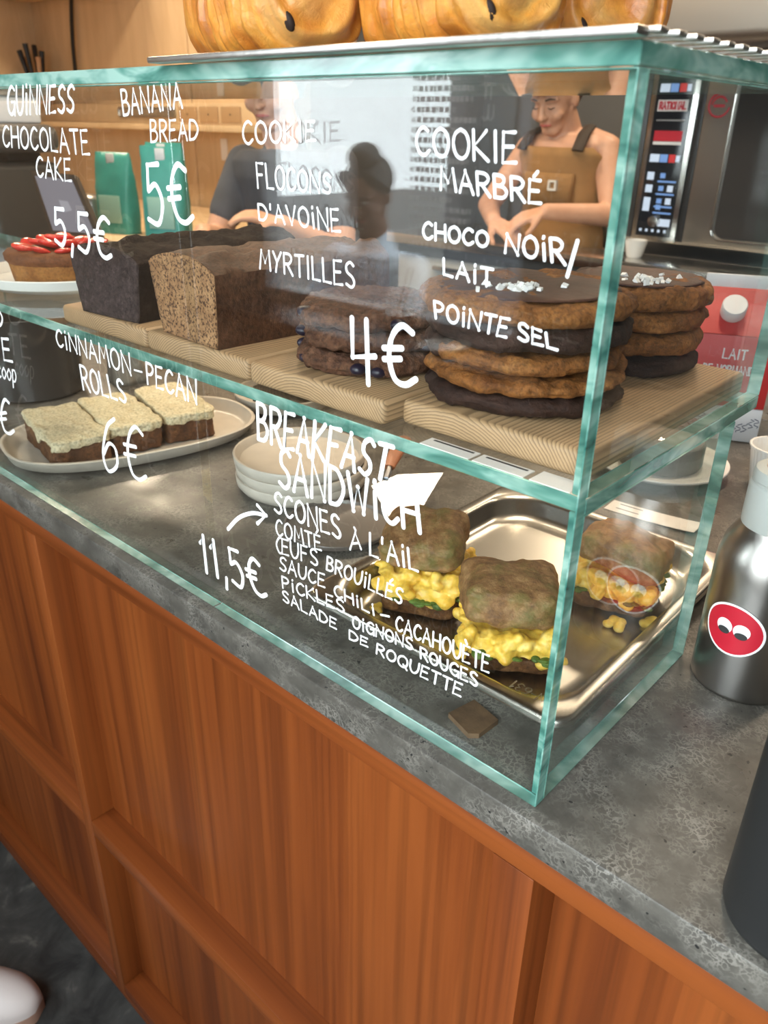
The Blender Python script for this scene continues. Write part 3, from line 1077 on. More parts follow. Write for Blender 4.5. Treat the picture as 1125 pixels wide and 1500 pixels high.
names5 = ['bottom cookie of the front marbled stack, dark cocoa', 'caramel-coloured cookie second from the bottom of the front marbled stack', 'half caramel half cocoa cookie in the middle of the front marbled stack',
          'dark cocoa cookie just below the top of the front marbled stack', 'salted caramel cookie with a chocolate centre on top of the front marbled stack']
zz = ZB
for i, (mat, sp, h, dx, r) in enumerate(((M_ck_dark, None, .0140, .000, .0655), (M_ck_light, None, .0118, .001, .0660), (M_ck_light, M_ck_dark, .0138, -.001, .0650), (M_ck_dark, None, .0148, .0015, .0665), (M_ck_light, None, .0158, -.003, .0690))):
    cookie('marbled_cookie', (-0.1035 + dx, 0.1005, zz), r, h, mat, names5[i], 'marbled cookies in the front stack', 11 + i, i * 1.3 if i < 4 else 0.0, sp, 0, i == 4)
    zz += h * 1.02
names4 = ['bottom cookie of the rear stack by the side glass', 'caramel cookie second from the bottom of the rear stack', 'brown cookie just below the top of the rear stack', 'salted marbled cookie on top of the rear stack by the side glass']
zz = ZB
for i, (mat, sp, h, r) in enumerate(((M_ck_dark, None, .0150, .0510), (M_ck_light, None, .0160, .0520), (M_ck_light, M_ck_dark, .0150, .0515), (M_ck_light, M_ck_dark, .0175, .0535))):
    cookie('marbled_cookie', (-0.0890, 0.2260, zz), r, h, mat, names4[i], 'marbled cookies in the rear stack', 31 + i, i * 1.1 if i < 3 else 0.0, sp, 0, i == 3)
    zz += h * 1.02
names3 = ['bottom blueberry oat cookie in the stack beside the marbled ones', 'middle blueberry oat cookie of its stack', 'top blueberry oat cookie of its stack']
zz = ZB
for i, (h, r) in enumerate(((.0160, .0590), (.0150, .0580), (.0145, .0585))):
    cookie('oat_cookie', (-0.2285, 0.0900, zz), r, h, M_ck_oat, names3[i], 'blueberry oat cookies in one stack', 51 + i, 0.0, None, 4)
    zz += h * 1.02

# ------------------------------------------------------------------ price cards
def card(loc, rz, w, d, label, lines=2, curl=0.0):
    e = empty('price_card', loc, label, 'card', None, rz)
    mb = MB()
    n = 10
    top = [[Vector((-w / 2 + w * i / n, -d / 2 + d * j, .0006 + curl * (i / n) ** 3)) for i in range(n + 1)] for j in (0, 1)]
    for a in (0, 1):
        pass
    V = [[mb.bm.verts.new(p) for p in r] for r in top]
    W = [[mb.bm.verts.new(p - Vector((0, 0, .0005))) for p in r] for r in top]
    for i in range(n):
        mb.bm.faces.new((V[0][i], V[0][i + 1], V[1][i + 1], V[1][i]))
        mb.bm.faces.new((W[0][i], W[1][i], W[1][i + 1], W[0][i + 1]))
        mb.bm.faces.new((V[0][i], W[0][i], W[0][i + 1], V[0][i + 1]))
        mb.bm.faces.new((V[1][i], V[1][i + 1], W[1][i + 1], W[1][i]))
    mb.bm.faces.new((V[0][0], V[1][0], W[1][0], W[0][0]))
    mb.bm.faces.new((V[0][n], W[0][n], W[1][n], V[1][n]))
    mb.build('paper', M_paper, e, True, angle=30)
    if lines:
        s = MB()
        for k in range(lines):
            y = d * (.28 - .42 * k)
            s.box((-w * .40, y - .0009, .00065), (w * (.42 if k == 0 else .25), y + .0009, .0008))
        s.build('printed_line', M_ink, e, False)
    return e


card((-0.0985, 0.0168, SH), 0.0, .038, .0125, 'left printed price card on the glass shelf below the marbled cookies', 1)
card((-0.0590, 0.0168, SH), 0.0, .036, .0125, 'right printed price card on the glass shelf below the marbled cookies', 1)
card((-0.0240, 0.0185, SH), 0.0, .026, .0160, 'blank white card on the glass shelf at the corner of the case', 0)

# ------------------------------------------------------------------ plates
def plate_prof(r, h, foot=.6, th=.004):
    return [(0, 0.0), (r * foot, 0.0), (r * foot, 0.0012), (r * .86, .003), (r * .97, h * .45), (r, h - .001), (r - .0008, h), (r - th + .0006, h), (r - th, h - .001), (r * .93, .0065), (r * .84, .0048), (0, .0045)]


def round_plate(loc, r, h, mat, label, group=None):
    o = MB().lathe(plate_prof(r, h), 64).build('plate', mat, None, True, loc)
    return tag(o, label, 'plate', group)


# strawberry cake on a white plate, upper tier
round_plate((-0.762, 0.116, SH + .0003), 0.098, 0.019, M_plate_w, 'white round plate under the strawberry cake')
ck = empty('strawberry_cake', (-0.752, 0.112, SH + .0051), 'small round golden cake topped with sliced red strawberries', 'cake')
M_sponge = food('golden_sponge', [(0.3, (0.20, 0.070, 0.016, 1)), (0.55, (0.36, 0.155, 0.040, 1)), (0.8, (0.52, 0.27, 0.085, 1))], 60, 0.75, .6, 200, .0015)
M_rim = food('baked_rim', [(0.3, (0.115, 0.034, 0.012, 1)), (0.7, (0.24, 0.085, 0.03, 1))], 60, 0.65, .6, 200, .0015)
mb = MB().lathe([(0, 0), (.052, 0), (.056, .004), (.0585, .016), (.060, .026), (.060, .0265), (0, .0265)], 64)
mb.disp(.0008, 90, 1)
mb.build('sponge', M_sponge, ck, True, angle=60)
mb = MB().lathe([(.0605, .0255), (.0635, .029), (.0640, .035), (.060, .0385), (.045, .0395), (0, .0400), (0, .0262), (.05, .0258)], 64)
mb.disp(.0012, 80, 2)
mb.build('top_crust', M_rim, ck, True, angle=180)


def berry_mat():
    t = NT('strawberry_flesh')
    t.pbsdf((0.6, 0.03, 0.02, 1), 0.25)
    t.b.inputs['Coat Weight'].default_value = 0.5
    n = t.noise(t.coords(), 70, 4, .6)
    t.l(t.ramp(n, [(0.3, (0.50, 0.012, 0.010, 1)), (0.6, (0.72, 0.045, 0.030, 1)), (0.85, (0.86, 0.26, 0.20, 1))]), t.b.inputs['Base Color'])
    return t.m


M_straw = berry_mat()
k_ = 0
for ring, cnt, z in ((.043, 11, .0405), (.024, 7, .0455), (.006, 3, .0500)):
    for i in range(cnt):
        a = 2 * PI * i / cnt + ring * 30
        rot = Matrix.Rotation(a, 3, 'Z') @ Matrix.Rotation(R_.uniform(-.5, -.2), 3, 'Y') @ Matrix.Rotation(R_.uniform(-.25, .25), 3, 'X')
        b = MB().ball((ring * math.cos(a), ring * math.sin(a), z), (.0155, .0105, .0036), 20, 10, fn=lambda c: 1 - .25 * max(0, c.x) ** 2, rot=rot)
        b.build('strawberry_slice', M_straw, ck, True, angle=180)


# ------------------------------------------------------------------ lower tier, left: bars on a long plate
def oval(rx, ry, n=72, p=2.6):
    P = []
    for i in range(n):
        a = 2 * PI * i / n
        c, s = math.cos(a), math.sin(a)
        P.append((abs(c) ** (2 / p) * (1 if c > 0 else -1) * rx, abs(s) ** (2 / p) * (1 if s > 0 else -1) * ry))
    return P


def oval_plate(loc, rz, rx, ry, h, mat, label):
    mb = MB()
    rings = []
    for k, z in ((.80, 0.0), (.84, .0008), (.94, .006), (1.0, h - .001), (.993, h), (.965, h), (.955, h - .0015), (.90, .0068), (.82, .0052)):
        rings.append([Vector((x - math.copysign((1 - k) * min(rx, ry), x) * min(1, abs(x) / (rx * .5)), y - math.copysign((1 - k) * min(rx, ry), y) * min(1, abs(y) / (ry * .5)), z)) for x, y in oval(rx, ry)])
    mb.loft(rings)
    o = mb.build('serving_plate', mat, None, True, loc, rz, 60)
    return tag(o, label, 'plate')


oval_plate((-0.762, 0.180, .0003), -0.24, 0.107, 0.168, .021, M_plate, 'long oval beige serving plate carrying the three iced bars')
M_ice = food('cream_icing', [(0.3, (0.62, 0.52, 0.32, 1)), (0.6, (0.74, 0.645, 0.43, 1)), (0.85, (0.84, 0.77, 0.58, 1))], 60, .6, .8, 190, .002)
M_bar = food('cinnamon_dough', [(0.3, (0.050, 0.018, 0.009, 1)), (0.55, (0.16, 0.066, 0.026, 1)), (0.8, (0.34, 0.17, 0.075, 1))], 55, .6, .9, 130, .003)


def soft_block(mb, sx, sy, z0, z1, amp, fr, seed, cuts=14, drip=0.0, r=0.12):
    """a rounded block with lumpy faces, as a grid-subdivided box."""
    g = bmesh.ops.create_cube(mb.bm, size=2.0)
    bmesh.ops.subdivide_edges(mb.bm, edges=mb.bm.edges[:], cuts=cuts, use_grid_fill=True)
    for v in mb.bm.verts:
        c = v.co.copy()
        for ax in range(3):
            lim = 1 - r
            if abs(c[ax]) > lim:
                pass
        q = Vector((max(-1 + r, min(1 - r, c.x)), max(-1 + r, min(1 - r, c.y)), max(-1 + r * 1.6, min(1 - r * 1.6, c.z))))
        d = c - q
        if d.length > 1e-6:
            c = q + Vector((d.normalized().x * r, d.normalized().y * r, d.normalized().z * r * 1.6))
        v.co = Vector((c.x * sx, c.y * sy, z0 + (c.z + 1) / 2 * (z1 - z0)))
    mb.bm.normal_update()
    for v in mb.bm.verts:
        f = noise.fractal(v.co * fr + Vector((seed * 3.1, seed, 0)), .8, 2, 4)
        g2 = noise.noise(v.co * fr * .35 + Vector((seed, 0, seed * 2)))
        v.co += v.normal * (f * amp + g2 * amp * 1.5)
        if drip:
            e = max(abs(v.co.x) / sx, abs(v.co.y) / sy)
            if e > .75 and v.co.z < (z0 + z1) / 2:
                v.co.z -= drip * max(0, noise.noise(Vector((v.co.x * 55, v.co.y * 55, seed))))
    return mb


bars = [((-0.778, 0.092), 'iced cinnamon pecan bar at the front end of the long plate'), ((-0.775, 0.168), 'middle iced cinnamon pecan bar on the long plate'), ((-0.762, 0.246), 'iced cinnamon pecan bar at the back end of the long plate')]
for i, ((x, y), lab) in enumerate(bars):
    e = empty('cinnamon_bar', (x, y, .0058), lab, 'pastry', 'iced cinnamon pecan bars', -0.20 - .03 * i)
    soft_block(MB(), .0705, .0345, 0, .031, .0017, 70, i + 1).build('cake_base', M_bar, e, True, angle=180)
    soft_block(MB(), .0750, .0362, .0285, .0405, .0020, 95, i + 7, 26, .012, .2).build('icing', M_ice, e, True, angle=180)

# a dark slice on a second plate behind
round_plate((-0.738, 0.432, .0003), .078, .024, M_plate, 'beige plate with a dark cake slice behind the long plate')
sl = MB()
soft_block(sl, .045, .028, .0, .030, .0018, 70, 21)
tag(sl.build('cake_slice', M_dk_crust, None, True, (-0.722, 0.422, .0056), .2, 180), 'dark chocolate cake slice on the beige plate at the back', 'cake')

# smoked glass tub and folded kraft napkin bag at the far left
M_smoke = NT('smoked_glass')
M_smoke.pbsdf((0.03, 0.03, 0.03, 1), 0.08)
M_smoke.b.inputs['Coat Weight'].default_value = 0.5
M_smoke = M_smoke.m
tub = MB().lathe([(0, 0), (.070, 0), (.076, .004), (.084, .125), (.085, .128), (.082, .128), (.074, .01), (0, .008)], 48)
tag(tub.build('storage_tub', M_smoke, None, True, (-1.075, 0.190, .0003), 0), 'dark smoked tub behind the left end of the long plate', 'tub')
M_linen = simple('linen_cloth', (0.24, 0.21, 0.17, 1), 0.9, var=.2, vscale=60, bump=.3, bscale=600)
cl = MB()
rings = []
for i in range(13):
    z = .105 * i / 12
    k = 1 - .35 * i / 12
    rings.append([Vector(((.034 * k + .006 * math.sin(5 * a + i * .35)) * math.cos(a), (.028 * k + .005 * math.sin(4 * a + 1 + i * .2)) * math.sin(a), z)) for a in [2 * PI * j / 36 for j in range(36)]])
cl.loft(rings)
tag(cl.build('folded_cloth', M_linen, None, True, (-1.020, 0.325, .0003), .3, 180), 'crumpled beige cloth standing beside the dark tub', 'cloth')

# ------------------------------------------------------------------ stack of small plates, server, saucer
for k, lab in enumerate(('bottom plate of the stack of three small beige plates', 'middle plate of the stack of three small beige plates', 'top plate of the stack of three small beige plates')):
    o = MB().lathe([(0, 0), (.068, 0), (.074, .002), (.0785, .008), (.0795, .017), (.0788, .0182), (.0765, .0182), (.0750, .0165), (.0715, .0090), (.066, .0070), (0, .0066)], 72).build('small_plate', M_plate, None, True, (-0.491 + .002 * (k % 2), 0.243 - .001 * k, .0003 + .0135 * k))
    tag(o, lab, 'plate', 'stacked small beige plates')
o = MB().lathe(plate_prof(.058, .010, .6, .003), 56).build('saucer', simple('brown_glaze', (0.13, 0.11, 0.095, 1), 0.3), None, True, (-0.371, 0.186, .0003))
tag(o, 'small brown glazed saucer under the cake server', 'saucer')
sv = empty('cake_server', (-0.372, 0.262, .0), 'cake server with a shiny triangular blade and a reddish wooden handle', 'server', None, 0.0)
M_hand = simple('handle_wood', (0.33, 0.115, 0.045, 1), 0.4, var=.2, vscale=60)
M_mirror = simple('polished_blade', (0.34, 0.35, 0.375, 1), 0.32, 1.0)
bl = MB()
# local frame: handle goes to (-.06, .10), blade to (.06, -.03)
zb = lambda x, y: .0225 - .083 * x + .28 * y
A, B_, C_ = Vector((-.018, -.002, zb(-.018, -.002))), Vector((.066, -.046, zb(.066, -.046))), Vector((.036, .062, zb(.036, .062)))
D_ = Vector((-.006, .030, zb(-.006, .030)))
pts = [A, B_, B_.lerp(C_, .06) + Vector((.003, .002, zb(.003, .002) - .0225)), C_, D_]
va = [bl.bm.verts.new(p) for p in pts]
vb = [bl.bm.verts.new(p - Vector((0, 0, .0014))) for p in pts]
bl.bm.faces.new(va)
bl.bm.faces.new(vb[::-1])
for i in range(5):
    bl.bm.faces.new((va[i], vb[i], vb[(i + 1) % 5], va[(i + 1) % 5]))
bl.build('blade', M_mirror, sv, False)
MB().tube([(-.012, .016, .0280), (-.020, .030, .0305), (-.028, .040, .0330)], .0035, 10).build('neck', M_mirror, sv)
MB().tube([(-.026, .037, .0325), (-.036, .056, .037), (-.050, .084, .040), (-.060, .104, .041)], [.0070, .0090, .0100, .0085], 14, flat=(2, .6)).build('handle', M_hand, sv)

# ------------------------------------------------------------------ steel pan with sandwiches
PX, PY, PRZ = -0.1475, 0.2155, 0.012
pan = empty('steel_pan', (PX, PY, 0), 'shallow brushed steel food pan with rounded corners holding the sandwiches', 'pan', None, PRZ)


def rrect(hx, hy, r, n=9):
    P = []
    for cx, cy, a0 in ((hx - r, hy - r, 0), (-hx + r, hy - r, 90), (-hx + r, -hy + r, 180), (hx - r, -hy + r, 270)):
        for i in range(n):
            a = math.radians(a0 + 90 * i / (n - 1))
            P.append((cx + r * math.cos(a), cy + r * math.sin(a)))
    return P


hx, hy = .1325, .1640
ZR = .0245
rings = []
for dx, r, z in ((.0000, .018, ZR - .006), (.0000, .018, ZR - .002), (.0012, .017, ZR), (.004, .016, ZR + .0006), (.0105, .030, ZR), (.0130, .045, ZR - .001), (.0148, .046, ZR - .004), (.0205, .048, .0085), (.023, .049, .0050), (.028, .048, .0030), (.036, .045, .0022)):
    rings.append([Vector((x, y, z)) for x, y in rrect(hx - dx, hy - dx, r)])
mb = MB()
V = [[mb.bm.verts.new(p) for p in r] for r in rings]
n = len(V[0])
for a, b in zip(V, V[1:]):
    for k in range(n):
        mb.bm.faces.new((a[k], a[(k + 1) % n], b[(k + 1) % n], b[k]))
mb.bm.faces.new(V[-1])
# underside
U = [[mb.bm.verts.new(Vector((x, y, z))) for x, y in rrect(hx - dx, hy - dx, r)] for dx, r, z in ((.0006, .018, ZR - .006), (.0025, .017, ZR - .002), (.013, .044, ZR - .004), (.019, .048, .007), (.026, .048, .0018), (.036, .045, .0008))]
for a, b in zip(U, U[1:]):
    for k in range(n):
        mb.bm.faces.new((a[k], b[k], b[(k + 1) % n], a[(k + 1) % n]))
for k in range(n):
    mb.bm.faces.new((V[0][k], U[0][k], U[0][(k + 1) % n], V[0][(k + 1) % n]))
mb.bm.faces.new(U[-1][::-1])
M_pan = simple('pan_steel', (0.50, 0.475, 0.43, 1), 0.27, 1.0)
mb.build('pan_body', M_pan, pan, True, angle=50)
st = MB()
sx_ = hx - .0165
# the marks read from behind the rear edge of the corner, as stamped on the rim
for txt, y0, y1 in (('EN-631', -hy + .031, -hy + .0225), ('1/2', -hy + .0185, -hy + .0105)):
    ww = .034 if len(txt) > 4 else .016
    write(st, txt, (sx_ - .004, y0 - .009), (sx_ - .004 - ww, y0 - .009), (sx_ - .004, y1 - .009 - .0005), (sx_ - .004 - ww, y1 - .009 - .0005), 0, (2, .3), .0006, swap=lambda a, b: Vector((a, b, ZR - .0001)))
st.build('stamped_marking', M_steel_d, pan)


def remesh(o, vox, smooth=2, fac=.5):
    m = o.modifiers.new('remesh', 'REMESH')
    m.mode = 'VOXEL'
    m.voxel_size = vox
    m.use_smooth_shade = True
    if smooth:
        s = o.modifiers.new('smooth', 'SMOOTH')
        s.factor = fac
        s.iterations = smooth
    return o


CURD = bpy.data.textures.new('curds', 'CLOUDS')
CURD.noise_scale = .011
CURD.noise_depth = 2
M_egg = food('scrambled_egg', [(0.3, (0.78, 0.43, 0.035, 1)), (0.55, (0.90, 0.59, 0.095, 1)), (0.8, (0.95, 0.76, 0.33, 1))], 60, .38, .3, 160, .0015, .5, .15)
M_bun = food('scone_crust', [(0.30, (0.060, 0.022, 0.008, 1)), (0.52, (0.18, 0.075, 0.024, 1)), (0.72, (0.36, 0.185, 0.070, 1))], 95, .62, .8, 170, .002)
M_pesto = food('green_herb', [(0.3, (0.045, 0.090, 0.012, 1)), (0.7, (0.17, 0.26, 0.045, 1))], 80, .5, .5, 150, .001)


def bun_top_mat():
    t = NT('scone_top')
    t.pbsdf((.2, .1, .04, 1), .6)
    v = t.coords()
    c = t.ramp(t.noise(v, 95, 7, .72), [(0.28, (0.085, 0.036, 0.014, 1)), (0.48, (0.25, 0.120, 0.042, 1)), (0.68, (0.42, 0.245, 0.105, 1))])
    f = t.ramp(t.noise(v, 28, 6, .7), [(0.47, 0.0), (0.66, .85)])
    t.l(t.mix(f, c, (0.125, 0.125, 0.022, 1)), t.b.inputs['Base Color'])
    t.bump(t.noise(v, 170, 5, .65), .8, .002)
    return t.m


M_bunt = bun_top_mat()


def sandwich(loc, rz, label, seed, tilt=(0, 0), s=.034, hb=.016, he=.022, ht=.026, shift=(0, 0)):
    e = empty('egg_sandwich', loc, label, 'sandwich', 'scone sandwiches in the steel pan', rz)
    rr = random.Random(seed)
    soft_block(MB(), s, s * .96, 0, hb, .0016, 65, seed, 12, 0, .35).build('bottom_scone', M_bun, e, True, angle=180)
    eg = MB()
    z0 = hb * .75
    for k in range(95):
        x, y = rr.uniform(-1, 1) * s * 1.08, rr.uniform(-1, 1) * s * 1.06
        z = z0 + rr.random() * he
        rx = rr.uniform(.005, .0105)
        eg.ball((x, y, z), (rx, rx * rr.uniform(.6, 1), rx * rr.uniform(.4, .75)), 10, 7, rot=Matrix.Rotation(rr.uniform(0, 3), 3, 'Z') @ Matrix.Rotation(rr.uniform(-.6, .6), 3, 'X'))
    eg.box((-s * .9, -s * .9, z0 + .002), (s * .9, s * .9, z0 + he * .8))
    o = eg.build('scrambled_egg', M_egg, e, True, angle=180)
    remesh(o, .0016, 1, .4)
    dm_ = o.modifiers.new('curds', 'DISPLACE')
    dm_.texture = CURD
    dm_.strength = .0065
    dm_.mid_level = .5
    dm_.texture_coords = 'OBJECT'
    dm_.texture_coords_object = e
    gl = MB()
    for k in range(34):
        a = rr.uniform(0, 2 * PI)
        x, y = math.cos(a), math.sin(a)
        m_ = max(abs(x), abs(y))
        x, y = x / m_ * s * 1.0, y / m_ * s * .98
        q = rr.uniform(.0035, .0065)
        gl.ball((x, y, hb + rr.uniform(-.001, .002)), (q, q * .9, q * .35), 10, 6, rot=Matrix.Rotation(rr.uniform(-.7, .7), 3, 'X'))
    tag(gl.build('rocket_leaf', M_pesto, e, True, angle=180), kind='stuff')
    tp = soft_block(MB(), s * 1.02, s * .97, 0, ht, .0026, 62, seed + 40, 24, 0, .32)
    for v in tp.bm.verts:
        if v.co.z > ht * .5:
            v.co.z += .004 * (1 - (v.co.x / s) ** 2) * (1 - (v.co.y / s) ** 2)
    o = tp.build('top_scone', M_bunt, e, True, (shift[0], shift[1], hb + he - .003), 0, 180)
    o.rotation_euler = (tilt[0], tilt[1], rr.uniform(-.08, .08))
    return e


sandwich((-0.2110, 0.1420, .0026), 0.50, 'egg sandwich at the left of the pan, its lid tilted back', 5, (.16, -.10), .0355, .018, .034, .026, (-.002, .004))
sandwich((-0.1110, 0.1290, .0026), 0.62, 'egg sandwich at the front of the pan near the glass corner', 6, (-.10, .05), .0375, .018, .024, .032, (-.003, -.001))
sandwich((-0.0850, 0.2700, .0026), 0.20, 'egg sandwich at the back right of the pan behind the side glass', 8, (-.14, .12), .0360, .018, .021, .028, (.002, .002))
for i, (x, y, s_, lab) in enumerate(((-0.2290, 0.0975, .0055, 'crumb of scrambled egg left of the first sandwich'), (-0.038, 0.245, .0095, 'lump of scrambled egg near the right wall of the pan'), (-0.060, 0.2215, .0085, 'lump of scrambled egg in front of the rear sandwich'))):
    b = MB()
    for k in range(7):
        b.ball((R_.uniform(-1, 1) * s_ * .7, R_.uniform(-1, 1) * s_ * .7, s_ * .5 + R_.uniform(-.2, .3) * s_), (s_ * .6, s_ * .5, s_ * .42), 12, 8)
    o = b.build('egg_crumb', M_egg, None, True, (x, y, .0026), 0, 180)
    remesh(o, .0012, 2)
    tag(o, lab, 'egg', 'egg crumbs in the pan')
M_cork = simple('brown_cork', (0.115, 0.066, 0.032, 1), .8, var=.3, vscale=90, bump=.3, bscale=500)
o = MB().prism([(-.013, -.012), (.012, -.016), (.017, -.010), (.015, .012), (-.012, .014)], 0, .0045).build('cork_wedge', M_cork, None, True, (-0.0805, 0.0400, .0003), -.15)
tag(o, 'small brown cork pad on the worktop under the pan edge', 'pad')

# printed cards behind the pan
card((-0.137, 0.4600, .0), 0.06, .105, .030, 'long printed card on the worktop behind the rear sandwich', 2, .004)
card((-0.232, 0.4420, .0), -0.10, .070, .028, 'small white card lying behind the left corner of the pan', 0, .003)

# ------------------------------------------------------------------ right of the case: bottles
M_bottle = simple('bottle_steel', (0.42, 0.40, 0.375, 1), 0.30, 1.0)
bt = empty('steel_bottle', (0.0455, 0.2320, 0), 'brushed steel drinking bottle with a grey lid and a round red sticker', 'bottle')
BR = .0375
MB().lathe([(0, 0), (BR * .93, 0), (BR * .985, .0012), (BR, .004), (BR, .103), (BR * .985, .113), (BR * .90, .1245), (BR * .76, .1340), (BR * .665, .1390), (BR * .64, .1440), (0, .1440)], 96).build('body', M_bottle, bt, True, (0, 0, .0003), 0, 60)
M_lid = simple('grey_lid', (0.43, 0.45, 0.42, 1), 0.45)
MB().lathe([(0, .1380), (.0262, .1380), (.0268, .1392), (.0268, .1690), (.0262, .1705), (.0250, .1712), (.0250, .1728), (.0256, .1735), (.0256, .1790), (.0245, .1812), (.0200, .1822), (0, .1822)], 64).build('lid', M_lid, bt, True, (0, 0, .0003), 0, 40)
MB().lathe([(0, .1815), (.0172, .1815), (.0178, .1822), (.0174, .1832), (0, .1834)], 48).build('lid_button', simple('beige_button', (0.55, 0.42, 0.33, 1), .5), bt, True, (0, 0, .0003))


def wrap(mb, poly, a0, z0, rad, thick=.0003):
    """a flat outline (arc length, height) laid round the bottle at angle A0."""
    k = rad + thick
    cen = (sum(p[0] for p in poly) / len(poly), sum(p[1] for p in poly) / len(poly))
    P = lambda u, v, r: Vector((r * math.cos(a0 + u / rad), r * math.sin(a0 + u / rad), z0 + v))
    K = 5
    rows = [[mb.bm.verts.new(P(cen[0] + (u - cen[0]) * j / K, cen[1] + (v - cen[1]) * j / K, k)) for u, v in poly] for j in range(1, K + 1)]
    rows.append([mb.bm.verts.new(P(u, v, rad)) for u, v in poly])
    c = mb.bm.verts.new(P(cen[0], cen[1], k))
    n = len(poly)
    for j in range(n):
        mb.bm.faces.new((c, rows[0][j], rows[0][(j + 1) % n]))
    for a, b in zip(rows, rows[1:]):
        for j in range(n):
            mb.bm.faces.new((a[j], b[j], b[(j + 1) % n], a[(j + 1) % n]))
    return mb


def ell(rx, ry, cx=0, cy=0, n=40, wob=0.0):
    return [(cx + rx * math.cos(2 * PI * i / n) * (1 + wob * math.cos(4 * PI * i / n + .6)), cy + ry * math.sin(2 * PI * i / n)) for i in range(n)]


AS = math.radians(-97)
M_swhite = simple('sticker_white', (0.85, 0.85, 0.85, 1), .4)
M_sred = simple('sticker_red', (0.52, 0.012, 0.030, 1), .4)
stk = wrap(MB(), ell(.0235, .0215, wob=.03), AS, .062, BR + .0003, .0002).build('sticker', M_swhite, bt)
wrap(MB(), ell(.0218, .0198, wob=.03), AS, .062, BR + .0006, .0001).build('red_disc', M_sred, stk)
for x in (-.0062, .0072):
    wrap(MB(), ell(.0063, .0060, x, .0010), AS, .0625, BR + .0008, .0001).build('white_dot', M_swhite, stk)
    wrap(MB(), ell(.0047, .0028, x + .0002, -.0026, 24), AS, .0625, BR + .0010, .0001).build('black_dot', M_ink, stk)

bb = empty('black_bottle', (0.1500, 0.0320, 0), 'matte black drinking bottle standing at the front edge of the worktop', 'bottle')
MB().lathe([(0, 0), (.0345, 0), (.0372, .0015), (.0385, .006), (.0385, .170), (.036, .184), (.026, .196), (.024, .200), (0, .200)], 96).build('body', M_matte, bb, True, (0, 0, .0003), 0, 60)
MB().lathe([(0, .2003), (.0255, .2003), (.0255, .228), (.023, .231), (0, .231)], 48).build('cap', M_black, bb, True, (0, 0, .0003))

# ------------------------------------------------------------------ behind the case: cake dome, saucers, cup, carton
dm = empty('cake_dome', (-0.196, 0.6000, 0), 'low clear dome over a dark cake on a white plate behind the case', 'cake dome')
MB().lathe([(0, .0003), (.055, .0003), (.06, .004), (.083, .013), (.086, .016), (.0855, .0175), (.080, .0165), (.06, .0105), (0, .0095)], 64).build('plate', M_plate_w, dm)
MB().lathe([(.074, .0168), (.0755, .0172), (.0745, .035), (.068, .052), (.056, .063), (.035, .069), (0, .071), (0, .0695), (.034, .0675), (.055, .0615), (.0665, .051), (.0728, .035), (.0735, .019)], 64).build('glass_cover', M_pane, dm)
MB().lathe([(0, .0102), (.050, .0102), (.053, .016), (.053, .044), (.047, .049), (0, .050)], 48).disp(.001, 60, 4).build('dark_cake', simple('grey_cake', (.10, .095, .085, 1), .7, var=.3, vscale=80), dm)
o = MB().lathe(plate_prof(.052, .014), 48).build('saucer', M_plate_w, None, True, (-0.262, 0.735, .0003))
tag(o, 'small white saucer on the worktop behind the dome', 'saucer')
cp = empty('paper_cup', (-0.066, 0.6440, 0), 'white ridged paper cup at the right edge behind the steel bottle', 'cup')
mb = MB()
rings = []
for r, z in ((.026, .0003), (.0265, .002), (.034, .052), (.036, .054), (.036, .056), (.0335, .056), (.0325, .052), (.025, .004), (.001, .0035)):
    rings.append([Vector((r * (1 + .018 * math.cos(36 * a)) * math.cos(a), r * (1 + .018 * math.cos(36 * a)) * math.sin(a), z)) for a in [2 * PI * j / 144 for j in range(144)]])
mb.loft(rings)
mb.build('cup_wall', M_plate_w, cp, True, angle=60)

ct = empty('milk_carton', (-0.205, 0.8150, 0), 'red milk carton with white printed words standing behind the dome', 'carton', None, 0.42)
M_red = simple('carton_red', (0.50, 0.028, 0.028, 1), .4)
M_cwhite = simple('carton_white', (0.72, 0.73, 0.75, 1), .4)
cw = .052
mb = MB()
mb.box((-cw, -cw, .050), (cw, cw, .150), .002)
mb.build('red_panel', M_red, ct)
MB().box((-cw, -cw, .0003), (cw, cw, .0497), .002).build('white_base', M_cwhite, ct)
gb = MB()
a_ = [(-cw, -cw, .1505), (cw, -cw, .1505), (cw, cw, .1505), (-cw, cw, .1505)]
t_ = [(-cw, -.003, .205), (cw, -.003, .205), (cw, .003, .205), (-cw, .003, .205)]
gb.loft([[Vector(p) for p in a_], [Vector(p) for p in t_]])
gb.build('gable', M_red, ct, False)
MB().box((-cw, -.0022, .2045), (cw, .0022, .222), .0005).build('top_seal', M_cwhite, ct)
MB().lathe([(0, 0), (.016, 0), (.0165, .002), (.0165, .018), (.015, .020), (0, .020)], 32, (-.012, -.030, .176), (0, -.72, .69)).build('screw_cap', M_cwhite, ct)
tx = MB()
for txt, z, h, w_ in (('LAIT', .118, .013, .030), ('DE NORMANDIE', .097, .011, .074)):
    write(tx, txt, (-w_ / 2, z), (w_ / 2, z), (-w_ / 2, z + h), (w_ / 2, z + h), -cw - .0004, (1, .25), .0011)
tx.build('lettering', M_cwhite, ct)
sc_ = MB()
for k in range(14):
    x = -cw * .9 + cw * 1.8 * k / 13
    z = .010 + R_.random() * .02
    P = [Vector((x + .004 * math.sin(j * 1.7 + k), -cw - .0002, z + .0022 * j)) for j in range(7)]
    sc_.tube(P, .0007, 5, flat=(1, .3))
sc_.build('printed_pattern', simple('carton_blue', (.02, .035, .09, 1), .5), ct)
mt = empty('measuring_tub', (-0.352, 0.8300, 0), 'clear plastic tub with a ribbed translucent lid beside the red carton', 'tub')
M_clear = simple('frosted_plastic', (0.50, 0.50, 0.48, 1), .35)
